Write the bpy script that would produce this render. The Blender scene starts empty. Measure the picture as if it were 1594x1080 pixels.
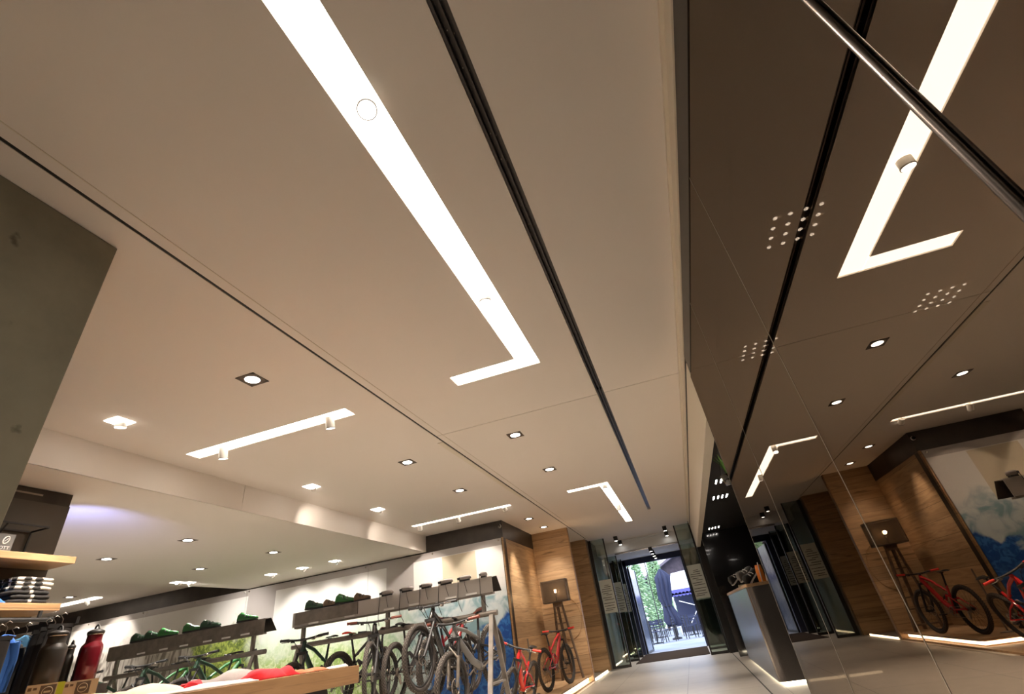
import bpy, bmesh, math, random
from mathutils import Vector, Matrix, Euler
random.seed(7)
sc = bpy.context.scene
COL = sc.collection
PI = math.pi

# ------------------------------------------------------------------ camera
CAM_H = 0.94
cam_d = bpy.data.cameras.new('camera')
cam = bpy.data.objects.new('camera', cam_d)
COL.objects.link(cam)
sc.camera = cam
cam_d.sensor_fit = 'HORIZONTAL'
cam_d.sensor_width = 36.0
cam_d.lens = 732.04 / 1594.0 * 36.0
cam_d.clip_start = 0.02
cam_d.clip_end = 500
YAW, PITCH, ROLL = -0.242281460, 0.552137525, -0.156940561
fw = Vector((math.sin(YAW) * math.cos(PITCH), math.cos(YAW) * math.cos(PITCH), math.sin(PITCH)))
rt = Vector((math.cos(YAW), -math.sin(YAW), 0))
up = rt.cross(fw)
rt2 = rt * math.cos(ROLL) + up * math.sin(ROLL)
up2 = up * math.cos(ROLL) - rt * math.sin(ROLL)
m = Matrix((rt2, up2, -fw)).transposed().to_4x4()
m.translation = Vector((0, 0, CAM_H))
cam.matrix_world = m

# ------------------------------------------------------------------ view, world, sun
sc.view_settings.view_transform = 'Standard'
sc.view_settings.look = 'None'
sc.view_settings.gamma = 1
sc.view_settings.use_curve_mapping = False
sc.view_settings.exposure = 1.22
sc.cycles.use_denoising = True
sc.cycles.max_bounces = 10
sc.cycles.diffuse_bounces = 5
sc.cycles.glossy_bounces = 5
sc.cycles.transparent_max_bounces = 12
sc.cycles.sample_clamp_indirect = 6
sc.cycles.caustics_reflective = False
sc.cycles.caustics_refractive = False

world = bpy.data.worlds.new('sky')
sc.world = world
world.use_nodes = True
wn = world.node_tree
bg = wn.nodes['Background']
sky = wn.nodes.new('ShaderNodeTexSky')
sky.sky_type = 'NISHITA'
sky.sun_disc = False
sky.sun_elevation = math.radians(38)
sky.sun_rotation = math.radians(200)
sky.air_density = 1.0
sky.dust_density = 2.0
mixw = wn.nodes.new('ShaderNodeMixRGB')
mixw.inputs[0].default_value = 0.72
mixw.inputs[2].default_value = (2.6, 3.0, 4.0, 1)
wn.links.new(sky.outputs[0], mixw.inputs[1])
wn.links.new(mixw.outputs[0], bg.inputs['Color'])
bg.inputs['Strength'].default_value = 0.42

WARM = (1.0, 0.875, 0.75)
NEUTRAL = (1.0, 0.92, 0.83)
STRIP_POWER = 2.9      # emission strength of the recessed light panels
SPOT_W = 55.0          # a narrow wall washer
DOWN_W = 232.0         # a ceiling downlight

# ------------------------------------------------------------------ materials
MATS = {}
def newmat(name):
    mt = bpy.data.materials.new(name)
    mt.use_nodes = True
    nt = mt.node_tree
    b = nt.nodes['Principled BSDF']
    MATS[name] = mt
    return mt, nt, b
def simple(name, col, rough=0.6, metal=0.0, bump=0.0, bscale=40, var=0.0, vscale=6, coat=0.0, spec=None):
    mt, nt, b = newmat(name)
    b.inputs['Base Color'].default_value = (*col, 1)
    b.inputs['Roughness'].default_value = rough
    b.inputs['Metallic'].default_value = metal
    if coat: b.inputs['Coat Weight'].default_value = coat
    if spec is not None: b.inputs['Specular IOR Level'].default_value = spec
    tc = nt.nodes.new('ShaderNodeTexCoord')
    if var > 0:
        nz = nt.nodes.new('ShaderNodeTexNoise'); nz.inputs['Scale'].default_value = vscale; nz.inputs['Detail'].default_value = 6
        nt.links.new(tc.outputs['Object'], nz.inputs['Vector'])
        rp = nt.nodes.new('ShaderNodeValToRGB')
        rp.color_ramp.elements[0].position = 0.3; rp.color_ramp.elements[1].position = 0.7
        rp.color_ramp.elements[0].color = (*[c * (1 - var) for c in col], 1)
        rp.color_ramp.elements[1].color = (*[min(1, c * (1 + var)) for c in col], 1)
        nt.links.new(nz.outputs['Fac'], rp.inputs[0]); nt.links.new(rp.outputs[0], b.inputs['Base Color'])
    if bump > 0:
        nz = nt.nodes.new('ShaderNodeTexNoise'); nz.inputs['Scale'].default_value = bscale; nz.inputs['Detail'].default_value = 4
        nt.links.new(tc.outputs['Object'], nz.inputs['Vector'])
        bp = nt.nodes.new('ShaderNodeBump'); bp.inputs['Strength'].default_value = bump; bp.inputs['Distance'].default_value = 0.01
        nt.links.new(nz.outputs['Fac'], bp.inputs['Height']); nt.links.new(bp.outputs[0], b.inputs['Normal'])
    return mt
def emis(name, col, strength):
    mt, nt, b = newmat(name)
    b.inputs['Base Color'].default_value = (*col, 1)
    b.inputs['Emission Color'].default_value = (*col, 1)
    b.inputs['Emission Strength'].default_value = strength
    return mt
def wood(name, c0, c1, axis='X', scale=1.0, rough=0.5):
    """Oak boards: long stretched grain along one axis, plank joints and dark knots."""
    mt, nt, b = newmat(name)
    N, L = nt.nodes.new, nt.links.new
    tc = N('ShaderNodeTexCoord'); mp = N('ShaderNodeMapping')
    s = {'X': (0.7, 9, 9), 'Y': (9, 0.7, 9), 'Z': (9, 9, 0.7)}[axis]
    mp.inputs['Scale'].default_value = [v * scale for v in s]
    L(tc.outputs['Object'], mp.inputs['Vector'])
    nz = N('ShaderNodeTexNoise'); nz.inputs['Scale'].default_value = 1.6; nz.inputs['Detail'].default_value = 7; nz.inputs['Distortion'].default_value = 1.4
    L(mp.outputs[0], nz.inputs['Vector'])
    rp = N('ShaderNodeValToRGB'); e = rp.color_ramp.elements
    e[0].position = 0.25; e[0].color = (*c0, 1); e[1].position = 0.62; e[1].color = (*c1, 1)
    L(nz.outputs['Fac'], rp.inputs[0])
    # plank to plank tone: white noise on floor(z / plank)
    sp = N('ShaderNodeSeparateXYZ'); L(tc.outputs['Object'], sp.inputs[0])
    dv = N('ShaderNodeMath'); dv.operation = 'DIVIDE'; dv.inputs[1].default_value = 0.24
    L(sp.outputs[2 if axis != 'Z' else 0], dv.inputs[0])
    fl = N('ShaderNodeMath'); fl.operation = 'FLOOR'; L(dv.outputs[0], fl.inputs[0])
    wn_ = N('ShaderNodeTexWhiteNoise'); wn_.noise_dimensions = '1D'; L(fl.outputs[0], wn_.inputs['W'])
    fr = N('ShaderNodeMath'); fr.operation = 'FRACT'; L(dv.outputs[0], fr.inputs[0])
    ed = N('ShaderNodeMath'); ed.operation = 'GREATER_THAN'; ed.inputs[1].default_value = 0.02; L(fr.outputs[0], ed.inputs[0])
    mr = N('ShaderNodeMapRange'); mr.inputs['To Min'].default_value = 0.78; mr.inputs['To Max'].default_value = 1.12
    L(wn_.outputs['Value'], mr.inputs['Value'])
    m1 = N('ShaderNodeMixRGB'); m1.blend_type = 'MULTIPLY'; m1.inputs[0].default_value = 1
    L(rp.outputs[0], m1.inputs[1]); L(mr.outputs[0], m1.inputs[2])
    m2 = N('ShaderNodeMixRGB'); m2.inputs[1].default_value = (*[c * 0.35 for c in c0], 1)
    L(ed.outputs[0], m2.inputs[0]); L(m1.outputs[0], m2.inputs[2])
    # cracks and knots
    mp2 = N('ShaderNodeMapping'); mp2.inputs['Scale'].default_value = [v * 0.35 for v in s]; L(tc.outputs['Object'], mp2.inputs['Vector'])
    n2 = N('ShaderNodeTexNoise'); n2.inputs['Scale'].default_value = 2.3; n2.inputs['Detail'].default_value = 3; n2.inputs['Distortion'].default_value = 2.5
    L(mp2.outputs[0], n2.inputs['Vector'])
    r2 = N('ShaderNodeValToRGB'); k = r2.color_ramp.elements
    k[0].position = 0.63; k[0].color = (0, 0, 0, 1); k[1].position = 0.74; k[1].color = (0.8, 0.8, 0.8, 1)
    L(n2.outputs['Fac'], r2.inputs[0])
    m3 = N('ShaderNodeMixRGB'); m3.inputs[2].default_value = (*[c * 0.45 for c in c0], 1)
    L(r2.outputs[0], m3.inputs[0]); L(m2.outputs[0], m3.inputs[1])
    L(m3.outputs[0], b.inputs['Base Color'])
    b.inputs['Roughness'].default_value = rough
    bp = N('ShaderNodeBump'); bp.inputs['Strength'].default_value = 0.25; bp.inputs['Distance'].default_value = 0.01
    L(nz.outputs['Fac'], bp.inputs['Height']); L(bp.outputs[0], b.inputs['Normal'])
    return mt

M = {}
M['ceiling'] = simple('white_plaster', (0.76, 0.70, 0.64), 0.75, bump=0.03, bscale=120)
M['ceiling_trim'] = simple('cream_paint', (0.70, 0.63, 0.52), 0.5)
M['vestibule'] = simple('vestibule_wall', (0.20, 0.18, 0.15), 0.6)
M['wall_white'] = simple('wall_white', (0.72, 0.70, 0.66), 0.8)
M['black_joint'] = simple('black_joint', (0.012, 0.010, 0.008), 0.6)
M['black_metal'] = simple('black_metal', (0.022, 0.020, 0.019), 0.42, 0.3)
M['slot_metal'] = simple('slot_metal', (0.035, 0.028, 0.024), 0.35, 0.6)
M['dark_sheet'] = simple('dark_steel_sheet', (0.055, 0.046, 0.040), 0.38, 0.7, var=0.25, vscale=3)
M['brown_panel'] = simple('brown_grey_panel', (0.075, 0.062, 0.048), 0.45, 0.2, var=0.12, vscale=2)
M['strip'] = emis('light_panel', (1.0, 0.93, 0.82), STRIP_POWER)
M['lamp_face'] = emis('lamp_face', (1.0, 0.93, 0.84), 9.0)
M['led'] = emis('led_glow', (1.0, 0.86, 0.62), 7.0)
M['filament'] = emis('filament', (1.0, 0.72, 0.38), 40.0)
M['led_dot'] = emis('led_dot', (1.0, 0.93, 0.85), 20.0)
M['white_lamp'] = simple('white_lamp_housing', (0.80, 0.76, 0.70), 0.4)
M['lamp_frame'] = simple('lamp_frame', (0.10, 0.07, 0.05), 0.5)
M['chrome'] = simple('chrome', (0.62, 0.58, 0.54), 0.22, 1.0)
M['dark_chrome'] = simple('dark_chrome', (0.11, 0.092, 0.08), 0.32, 1.0)
M['seam'] = simple('seam_metal', (0.28, 0.24, 0.19), 0.45, 0.6)
M['steel'] = simple('brushed_steel', (0.30, 0.26, 0.22), 0.38, 0.85, var=0.15, vscale=12)
M['rack_steel'] = simple('raw_rack_steel', (0.21, 0.185, 0.16), 0.5, 0.55, var=0.2, vscale=10)
M['wood'] = wood('oak_wall', (0.31, 0.185, 0.092), (0.50, 0.325, 0.175), 'X')
M['wood_y'] = wood('oak_wall_side', (0.31, 0.185, 0.092), (0.50, 0.325, 0.175), 'Y')
M['table_oak'] = wood('table_oak', (0.22, 0.115, 0.05), (0.31, 0.175, 0.08), 'Y', 1.6)
M['wood_plain'] = wood('oak_board', (0.30, 0.165, 0.075), (0.40, 0.245, 0.12), 'Y', 1.6)
M['wood_old'] = simple('old_grey_wood', (0.13, 0.085, 0.055), 0.7, bump=0.3, var=0.3, vscale=14)
M['rubber'] = simple('tyre_rubber', (0.035, 0.028, 0.024), 0.8)
M['knob'] = simple('tyre_knobs', (0.10, 0.082, 0.068), 0.85)
M['black'] = simple('matt_black', (0.016, 0.015, 0.015), 0.5)
M['gloss_black'] = simple('gloss_black', (0.010, 0.009, 0.009), 0.12, coat=0.6)
M['white'] = simple('white_plastic', (0.75, 0.74, 0.72), 0.4)
M['red'] = simple('red_paint', (0.62, 0.02, 0.02), 0.25, coat=0.5)
M['dark_red'] = simple('dark_red_paint', (0.30, 0.016, 0.02), 0.3, coat=0.5)
M['green'] = simple('green_paint', (0.018, 0.12, 0.025), 0.4, coat=0.2)
M['dark_green'] = simple('dark_green_paint', (0.010, 0.040, 0.020), 0.4, coat=0.2)
M['grey_paint'] = simple('grey_paint', (0.13, 0.125, 0.12), 0.3, coat=0.4)
M['red_grip'] = simple('red_grip', (0.70, 0.035, 0.02), 0.6)
M['brown_leather'] = simple('brown_leather', (0.16, 0.035, 0.02), 0.45)
M['navy'] = simple('navy_canvas', (0.035, 0.042, 0.085), 0.85, bump=0.2, bscale=8)
M['burgundy'] = simple('burgundy_enamel', (0.17, 0.008, 0.018), 0.25, 0.35, coat=0.7)
M['flask_black'] = simple('flask_black', (0.022, 0.019, 0.016), 0.35, coat=0.35)
M['card'] = simple('cream_card', (0.50, 0.43, 0.31), 0.8)
M['lime'] = simple('lime_card', (0.42, 0.52, 0.04), 0.8)
M['blue_cloth'] = simple('blue_cloth', (0.035, 0.13, 0.42), 0.9, bump=0.4, bscale=18, var=0.2)
M['teal_cloth'] = simple('steel_blue_cloth', (0.035, 0.13, 0.24), 0.9, bump=0.4, bscale=18, var=0.2)
M['dark_cloth'] = simple('dark_cloth', (0.024, 0.021, 0.020), 0.95, bump=0.5, bscale=20, var=0.3)
M['cream_cloth'] = simple('cream_cloth', (0.58, 0.47, 0.37), 0.95, bump=0.5, bscale=15, var=0.1)
M['grey_cloth'] = simple('grey_cloth', (0.26, 0.23, 0.22), 0.95, bump=0.5, bscale=15, var=0.2)
M['white_cloth'] = simple('white_cloth', (0.60, 0.56, 0.54), 0.95, bump=0.5, bscale=15, var=0.1)
M['red_cloth'] = simple('red_cloth', (0.60, 0.02, 0.03), 0.9, bump=0.5, bscale=15, var=0.15)
M['orange_cloth'] = simple('rust_cloth', (0.36, 0.13, 0.06), 0.9, bump=0.5, bscale=15, var=0.15)
M['orange'] = simple('orange_plastic', (0.80, 0.24, 0.02), 0.45)
M['leaf'] = simple('leaf', (0.10, 0.28, 0.03), 0.5)
M['plaster_out'] = simple('white_render', (0.75, 0.76, 0.78), 0.8)
M['red_paint_out'] = M['red']
M['frost'] = simple('frosted_film', (0.60, 0.64, 0.60), 0.6)
M['mat'] = simple('entrance_mat', (0.035, 0.028, 0.025), 0.98, bump=0.3, bscale=200, spec=0.0)

# striped / spotted black-and-white jersey
def pattern_cloth(name, kind):
    mt, nt, b = newmat(name); N, L = nt.nodes.new, nt.links.new
    tc = N('ShaderNodeTexCoord'); mp = N('ShaderNodeMapping'); L(tc.outputs['Object'], mp.inputs['Vector'])
    if kind == 'spots':
        v = N('ShaderNodeTexVoronoi'); v.inputs['Scale'].default_value = 13; v.inputs['Randomness'].default_value = 0.35
        mp.inputs['Scale'].default_value = (1, 1, 1.4)
        L(mp.outputs[0], v.inputs['Vector']); src, thr = v.outputs['Distance'], 0.44
        g = N('ShaderNodeMath'); g.operation = 'GREATER_THAN'; g.inputs[1].default_value = thr; L(src, g.inputs[0])
    else:
        s = N('ShaderNodeSeparateXYZ'); L(mp.outputs[0], s.inputs[0])
        a = N('ShaderNodeMath'); a.operation = 'ABSOLUTE'; L(s.outputs[1], a.inputs[0])
        g = N('ShaderNodeMath'); g.operation = 'LESS_THAN'; g.inputs[1].default_value = 0.012; L(a.outputs[0], g.inputs[0])
    mx = N('ShaderNodeMixRGB'); mx.inputs[1].default_value = (0.022, 0.02, 0.019, 1); mx.inputs[2].default_value = (0.60, 0.54, 0.47, 1)
    L(g.outputs[0], mx.inputs[0]); L(mx.outputs[0], b.inputs['Base Color']); b.inputs['Roughness'].default_value = 0.95
    return mt
M['spots'] = pattern_cloth('spotted_jersey', 'spots')
M['piping'] = pattern_cloth('dark_jersey_piping', 'line')

# perforated sheet
def perforated():
    mt, nt, b = newmat('perforated_sheet'); N, L = nt.nodes.new, nt.links.new
    tc = N('ShaderNodeTexCoord'); v = N('ShaderNodeTexVoronoi'); v.inputs['Scale'].default_value = 42; v.inputs['Randomness'].default_value = 0
    L(tc.outputs['Object'], v.inputs['Vector'])
    g = N('ShaderNodeMath'); g.operation = 'GREATER_THAN'; g.inputs[1].default_value = 0.33; L(v.outputs['Distance'], g.inputs[0])
    mx = N('ShaderNodeMixRGB'); mx.inputs[1].default_value = (0.05, 0.045, 0.04, 1); mx.inputs[2].default_value = (0.50, 0.47, 0.44, 1)
    L(g.outputs[0], mx.inputs[0]); L(mx.outputs[0], b.inputs['Base Color'])
    b.inputs['Roughness'].default_value = 0.45; b.inputs['Metallic'].default_value = 0.5
    return mt
M['perforated'] = perforated()
def mesh_see_through():
    mt, nt, b = newmat('fine_wire_mesh'); N, L = nt.nodes.new, nt.links.new
    b.inputs['Base Color'].default_value = (0.10, 0.075, 0.055, 1); b.inputs['Metallic'].default_value = 0.5; b.inputs['Roughness'].default_value = 0.5
    tr = N('ShaderNodeBsdfTransparent'); mx = N('ShaderNodeMixShader'); mx.inputs[0].default_value = 0.5
    L(tr.outputs[0], mx.inputs[1]); L(b.outputs[0], mx.inputs[2]); L(mx.outputs[0], nt.nodes['Material Output'].inputs['Surface'])
    return mt
M['wire_mesh'] = mesh_see_through()

# concrete
def concrete():
    mt, nt, b = newmat('raw_concrete'); N, L = nt.nodes.new, nt.links.new
    tc = N('ShaderNodeTexCoord')
    n1 = N('ShaderNodeTexNoise'); n1.inputs['Scale'].default_value = 1.5; n1.inputs['Detail'].default_value = 9; n1.inputs['Roughness'].default_value = 0.6
    L(tc.outputs['Object'], n1.inputs['Vector'])
    rp = N('ShaderNodeValToRGB'); e = rp.color_ramp.elements
    e[0].position = 0.3; e[0].color = (0.185, 0.170, 0.118, 1); e[1].position = 0.72; e[1].color = (0.31, 0.285, 0.21, 1)
    L(n1.outputs['Fac'], rp.inputs[0])
    n2 = N('ShaderNodeTexNoise'); n2.inputs['Scale'].default_value = 9; n2.inputs['Detail'].default_value = 4; L(tc.outputs['Object'], n2.inputs['Vector'])
    r2 = N('ShaderNodeValToRGB'); k = r2.color_ramp.elements; k[0].position = 0.66; k[0].color = (0, 0, 0, 1); k[1].position = 0.74; k[1].color = (1, 1, 1, 1)
    L(n2.outputs['Fac'], r2.inputs[0])
    mx = N('ShaderNodeMixRGB'); mx.inputs[2].default_value = (0.10, 0.085, 0.055, 1); L(r2.outputs[0], mx.inputs[0]); L(rp.outputs[0], mx.inputs[1])
    L(mx.outputs[0], b.inputs['Base Color']); b.inputs['Roughness'].default_value = 0.7
    bp = N('ShaderNodeBump'); bp.inputs['Strength'].default_value = 0.3; bp.inputs['Distance'].default_value = 0.01
    L(n1.outputs['Fac'], bp.inputs['Height']); L(bp.outputs[0], b.inputs['Normal'])
    return mt
M['concrete'] = concrete()

# stone tile floor
def tiles():
    mt, nt, b = newmat('grey_stone_tile'); N, L = nt.nodes.new, nt.links.new
    tc = N('ShaderNodeTexCoord'); mp = N('ShaderNodeMapping'); mp.inputs['Location'].default_value = (0.37, 0.2, 0)
    L(tc.outputs['Object'], mp.inputs['Vector'])
    br = N('ShaderNodeTexBrick'); br.offset = 0; br.inputs['Scale'].default_value = 1.0
    br.inputs['Brick Width'].default_value = 1.2; br.inputs['Row Height'].default_value = 1.2
    br.inputs['Mortar Size'].default_value = 0.004; br.inputs['Mortar Smooth'].default_value = 0
    br.inputs['Color1'].default_value = (0.30, 0.27, 0.235, 1); br.inputs['Color2'].default_value = (0.27, 0.245, 0.21, 1)
    br.inputs['Mortar'].default_value = (0.10, 0.09, 0.08, 1)
    L(mp.outputs[0], br.inputs['Vector'])
    n = N('ShaderNodeTexNoise'); n.inputs['Scale'].default_value = 5; n.inputs['Detail'].default_value = 8; L(tc.outputs['Object'], n.inputs['Vector'])
    mr = N('ShaderNodeMapRange'); mr.inputs['To Min'].default_value = 0.85; mr.inputs['To Max'].default_value = 1.12; L(n.outputs['Fac'], mr.inputs['Value'])
    mx = N('ShaderNodeMixRGB'); mx.blend_type = 'MULTIPLY'; mx.inputs[0].default_value = 1; L(br.outputs['Color'], mx.inputs[1]); L(mr.outputs[0], mx.inputs[2])
    L(mx.outputs[0], b.inputs['Base Color']); b.inputs['Roughness'].default_value = 0.42
    return mt
M['tile'] = tiles()

# smoked mirror glass: a tinted reflection with a little of the dark room behind it
def smoked():
    mt, nt, b = newmat('smoked_mirror_glass'); N, L = nt.nodes.new, nt.links.new
    gl = N('ShaderNodeBsdfGlossy'); gl.inputs['Color'].default_value = (0.225, 0.192, 0.160, 1); gl.inputs['Roughness'].default_value = 0.0
    tr = N('ShaderNodeBsdfTransparent'); tr.inputs['Color'].default_value = (0.11, 0.10, 0.09, 1)
    ad = N('ShaderNodeAddShader'); L(gl.outputs[0], ad.inputs[0]); L(tr.outputs[0], ad.inputs[1])
    L(ad.outputs[0], nt.nodes['Material Output'].inputs['Surface'])
    return mt
M['smoked'] = smoked()
def clear_glass(name, tint, refl=0.10):
    mt, nt, b = newmat(name); N, L = nt.nodes.new, nt.links.new
    gl = N('ShaderNodeBsdfGlossy'); gl.inputs['Color'].default_value = (1, 1, 1, 1); gl.inputs['Roughness'].default_value = 0.0
    tr = N('ShaderNodeBsdfTransparent'); tr.inputs['Color'].default_value = (*tint, 1)
    fr = N('ShaderNodeLayerWeight'); fr.inputs['Blend'].default_value = 0.25
    mr = N('ShaderNodeMapRange'); mr.inputs['To Min'].default_value = refl * 0.6; mr.inputs['To Max'].default_value = 0.7
    L(fr.outputs['Fresnel'], mr.inputs['Value'])
    mx = N('ShaderNodeMixShader'); L(mr.outputs[0], mx.inputs[0]); L(tr.outputs[0], mx.inputs[1]); L(gl.outputs[0], mx.inputs[2])
    L(mx.outputs[0], nt.nodes['Material Output'].inputs['Surface'])
    return mt
M['glass'] = clear_glass('door_glass', (0.72, 0.80, 0.76))
M['bulb_glass'] = clear_glass('bulb_glass', (0.98, 0.95, 0.88))

# the printed mountain panorama (world metres: x across, z up)
def mural():
    mt, nt, b = newmat('mountain_print'); N, L = nt.nodes.new, nt.links.new
    tc = N('ShaderNodeTexCoord'); sp = N('ShaderNodeSeparateXYZ'); L(tc.outputs['Object'], sp.inputs[0])
    X, Z = sp.outputs[0], sp.outputs[2]
    def noise(scale, detail=6, dist=0.0, zs=1.0):
        mp = N('ShaderNodeMapping'); mp.inputs['Scale'].default_value = (1, 1, zs); L(tc.outputs['Object'], mp.inputs['Vector'])
        n = N('ShaderNodeTexNoise'); n.inputs['Scale'].default_value = scale; n.inputs['Detail'].default_value = detail; n.inputs['Distortion'].default_value = dist
        L(mp.outputs[0], n.inputs['Vector']); return n.outputs['Fac']
    def math_(op, a, b_=None):
        n = N('ShaderNodeMath'); n.operation = op
        for i, v in enumerate((a, b_)):
            if v is None: continue
            if isinstance(v, (int, float)): n.inputs[i].default_value = v
            else: L(v, n.inputs[i])
        return n.outputs[0]
    def smooth(v, lo, hi):
        n = N('ShaderNodeMapRange'); n.interpolation_type = 'SMOOTHSTEP'
        n.inputs['From Min'].default_value = lo; n.inputs['From Max'].default_value = hi; L(v, n.inputs['Value']); return n.outputs[0]
    def mix(f, a, b_):
        n = N('ShaderNodeMixRGB')
        if isinstance(f, (int, float)): n.inputs[0].default_value = f
        else: L(f, n.inputs[0])
        for i, v in ((1, a), (2, b_)):
            if isinstance(v, tuple): n.inputs[i].default_value = (*v, 1)
            else: L(v, n.inputs[i])
        return n.outputs[0]
    big, mid, fine = noise(0.9, 3), noise(3.2, 8, 0.8), noise(11, 8, 1.2)
    zn = math_('ADD', Z, math_('MULTIPLY', math_('SUBTRACT', mid, 0.5), 0.9))
    white = (0.80, 0.785, 0.765)
    # right: blue ridge under misty teal slopes
    blue = mix(smooth(fine, 0.4, 0.65), (0.012, 0.075, 0.33), (0.05, 0.20, 0.55))
    mist = mix(smooth(mid, 0.42, 0.62), (0.26, 0.42, 0.48), (0.62, 0.70, 0.73))
    ridge = math_('ADD', zn, math_('MULTIPLY', math_('ADD', X, 3.2), -0.55))
    right = mix(smooth(ridge, 1.36, 1.50), blue, mist)
    right = mix(smooth(zn, 1.60, 1.98), right, white)
    # centre: pale green meadow haze
    meadow = mix(smooth(fine, 0.42, 0.6), (0.36, 0.55, 0.14), (0.68, 0.78, 0.46))
    centre = mix(smooth(zn, 0.95, 1.75), meadow, (0.70, 0.78, 0.70))
    centre = mix(smooth(zn, 1.65, 2.1), centre, white)
    # left: grey rock, an olive knoll
    streak = noise(5, 8, 2.5, 0.25)
    rock = mix(smooth(streak, 0.4, 0.6), (0.22, 0.20, 0.18), (0.60, 0.58, 0.54))
    olive = mix(smooth(fine, 0.4, 0.6), (0.11, 0.16, 0.04), (0.36, 0.44, 0.10))
    kn = math_('ABSOLUTE', math_('ADD', X, 9.7))
    knoll = smooth(math_('ADD', kn, math_('MULTIPLY', zn, 0.9)), 2.6, 2.3)
    left = mix(knoll, rock, olive)
    left = mix(smooth(zn, 1.75, 2.15), left, white)
    xn = math_('ADD', X, math_('MULTIPLY', math_('SUBTRACT', big, 0.5), 2.0))
    c = mix(smooth(xn, -6.4, -4.9), centre, right)
    c = mix(smooth(xn, -8.7, -9.2), c, left)
    # pale beige rectangle near the top edge
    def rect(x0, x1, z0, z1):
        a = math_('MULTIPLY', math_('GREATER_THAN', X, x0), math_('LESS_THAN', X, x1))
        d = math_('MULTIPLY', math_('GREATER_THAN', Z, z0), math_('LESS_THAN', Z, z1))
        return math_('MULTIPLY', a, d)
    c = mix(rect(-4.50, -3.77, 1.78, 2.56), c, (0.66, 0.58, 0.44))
    # greyer band along the top, and two greyer rectangles
    c = mix(smooth(Z, 2.565, 2.575), c, (0.45, 0.42, 0.405))
    c = mix(rect(-5.78, -5.15, 1.9, 2.6), c, (0.45, 0.42, 0.41))
    c = mix(rect(-9.3, -8.55, 1.9, 2.6), c, (0.45, 0.42, 0.41))
    L(c, b.inputs['Base Color']); b.inputs['Roughness'].default_value = 0.35
    return mt
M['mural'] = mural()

# ------------------------------------------------------------------ mesh builder
class MB:
    def __init__(s): s.v, s.f, s.sm = [], [], []
    def add(s, vs, fs, smooth=False):
        n = len(s.v); s.v += [tuple(v) for v in vs]
        for f in fs: s.f.append(tuple(n + i for i in f)); s.sm.append(smooth)
        return s
    def box(s, x0, x1, y0, y1, z0, z1, mat=None):
        vs = [Vector((x, y, z)) for x in (x0, x1) for y in (y0, y1) for z in (z0, z1)]
        if mat is not None: vs = [mat @ v for v in vs]
        return s.add(vs, [(0, 1, 3, 2), (4, 6, 7, 5), (0, 4, 5, 1), (2, 3, 7, 6), (0, 2, 6, 4), (1, 5, 7, 3)])
    def bar(s, p, q, w, h=None, roll=0):
        """a square bar from p to q"""
        h = h or w; p, q = Vector(p), Vector(q); d = (q - p).normalized()
        a = d.cross(Vector((0, 0, 1)));  a = a.normalized() if a.length > 1e-3 else Vector((1, 0, 0)); b = a.cross(d)
        vs = [c + a * (sx * w / 2) + b * (sz * h / 2) for c in (p, q) for sx, sz in ((-1, -1), (1, -1), (1, 1), (-1, 1))]
        return s.add(vs, [(3, 2, 1, 0), (4, 5, 6, 7)] + [(i, (i + 1) % 4, 4 + (i + 1) % 4, 4 + i) for i in range(4)])
    def tube(s, pts, r, seg=10, cap=True, closed=False):
        pts = [Vector(p) for p in pts]; n = len(pts)
        rs = r if isinstance(r, (list, tuple)) else [r] * n
        rings = []; a = None
        for i, p in enumerate(pts):
            if closed: d = pts[(i + 1) % n] - pts[i - 1]
            else: d = pts[min(i + 1, n - 1)] - pts[max(i - 1, 0)]
            d.normalize()
            if a is None:
                a = d.cross(Vector((0, 0, 1)))
                if a.length < 1e-2: a = d.cross(Vector((0, 1, 0)))
            a = (a - d * a.dot(d)).normalized(); b = d.cross(a)
            rings.append([p + (a * math.cos(t) + b * math.sin(t)) * rs[i] for t in [2 * PI * k / seg for k in range(seg)]])
        vs = [v for rg in rings for v in rg]; fs = []
        for i in range(n if closed else n - 1):
            j = (i + 1) % n
            for k in range(seg):
                fs.append((i * seg + k, i * seg + (k + 1) % seg, j * seg + (k + 1) % seg, j * seg + k))
        s.add(vs, fs, True)
        if cap and not closed:
            s.add(rings[0], [tuple(range(seg - 1, -1, -1))]); s.add(rings[-1], [tuple(range(seg))])
        return s
    def lathe(s, prof, center=(0, 0, 0), axis='Z', seg=24, smooth=True):
        c = Vector(center); vs = []
        for r, h in prof:
            for k in range(seg):
                t = 2 * PI * k / seg; u, w = r * math.cos(t), r * math.sin(t)
                vs.append(c + (Vector((u, w, h)) if axis == 'Z' else Vector((u, h, w)) if axis == 'Y' else Vector((h, u, w))))
        fs = []
        for i in range(len(prof) - 1):
            for k in range(seg): fs.append((i * seg + k, i * seg + (k + 1) % seg, (i + 1) * seg + (k + 1) % seg, (i + 1) * seg + k))
        return s.add(vs, fs, smooth)
    def prism(s, poly, lo, hi, axis='Y'):
        """extrude a 2-D polygon along an axis"""
        def P(a, b, h): return (a, h, b) if axis == 'Y' else (h, a, b) if axis == 'X' else (a, b, h)
        n = len(poly); vs = [P(a, b, lo) for a, b in poly] + [P(a, b, hi) for a, b in poly]
        return s.add(vs, [tuple(range(n)), tuple(range(2 * n - 1, n - 1, -1))] + [(i, i + n, (i + 1) % n + n, (i + 1) % n) for i in range(n)])
    def mesh(s, name, mat):
        me = bpy.data.meshes.new(name); me.from_pydata(s.v, [], s.f); me.update()
        bm = bmesh.new(); bm.from_mesh(me); bmesh.ops.recalc_face_normals(bm, faces=bm.faces); bm.to_mesh(me); bm.free()
        me.polygons.foreach_set('use_smooth', s.sm)
        me.materials.append(mat)
        return me
    def build(s, name, mat, parent=None, loc=None, rot=None):
        return link(name, s.mesh(name, mat), parent, loc, rot)
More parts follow.
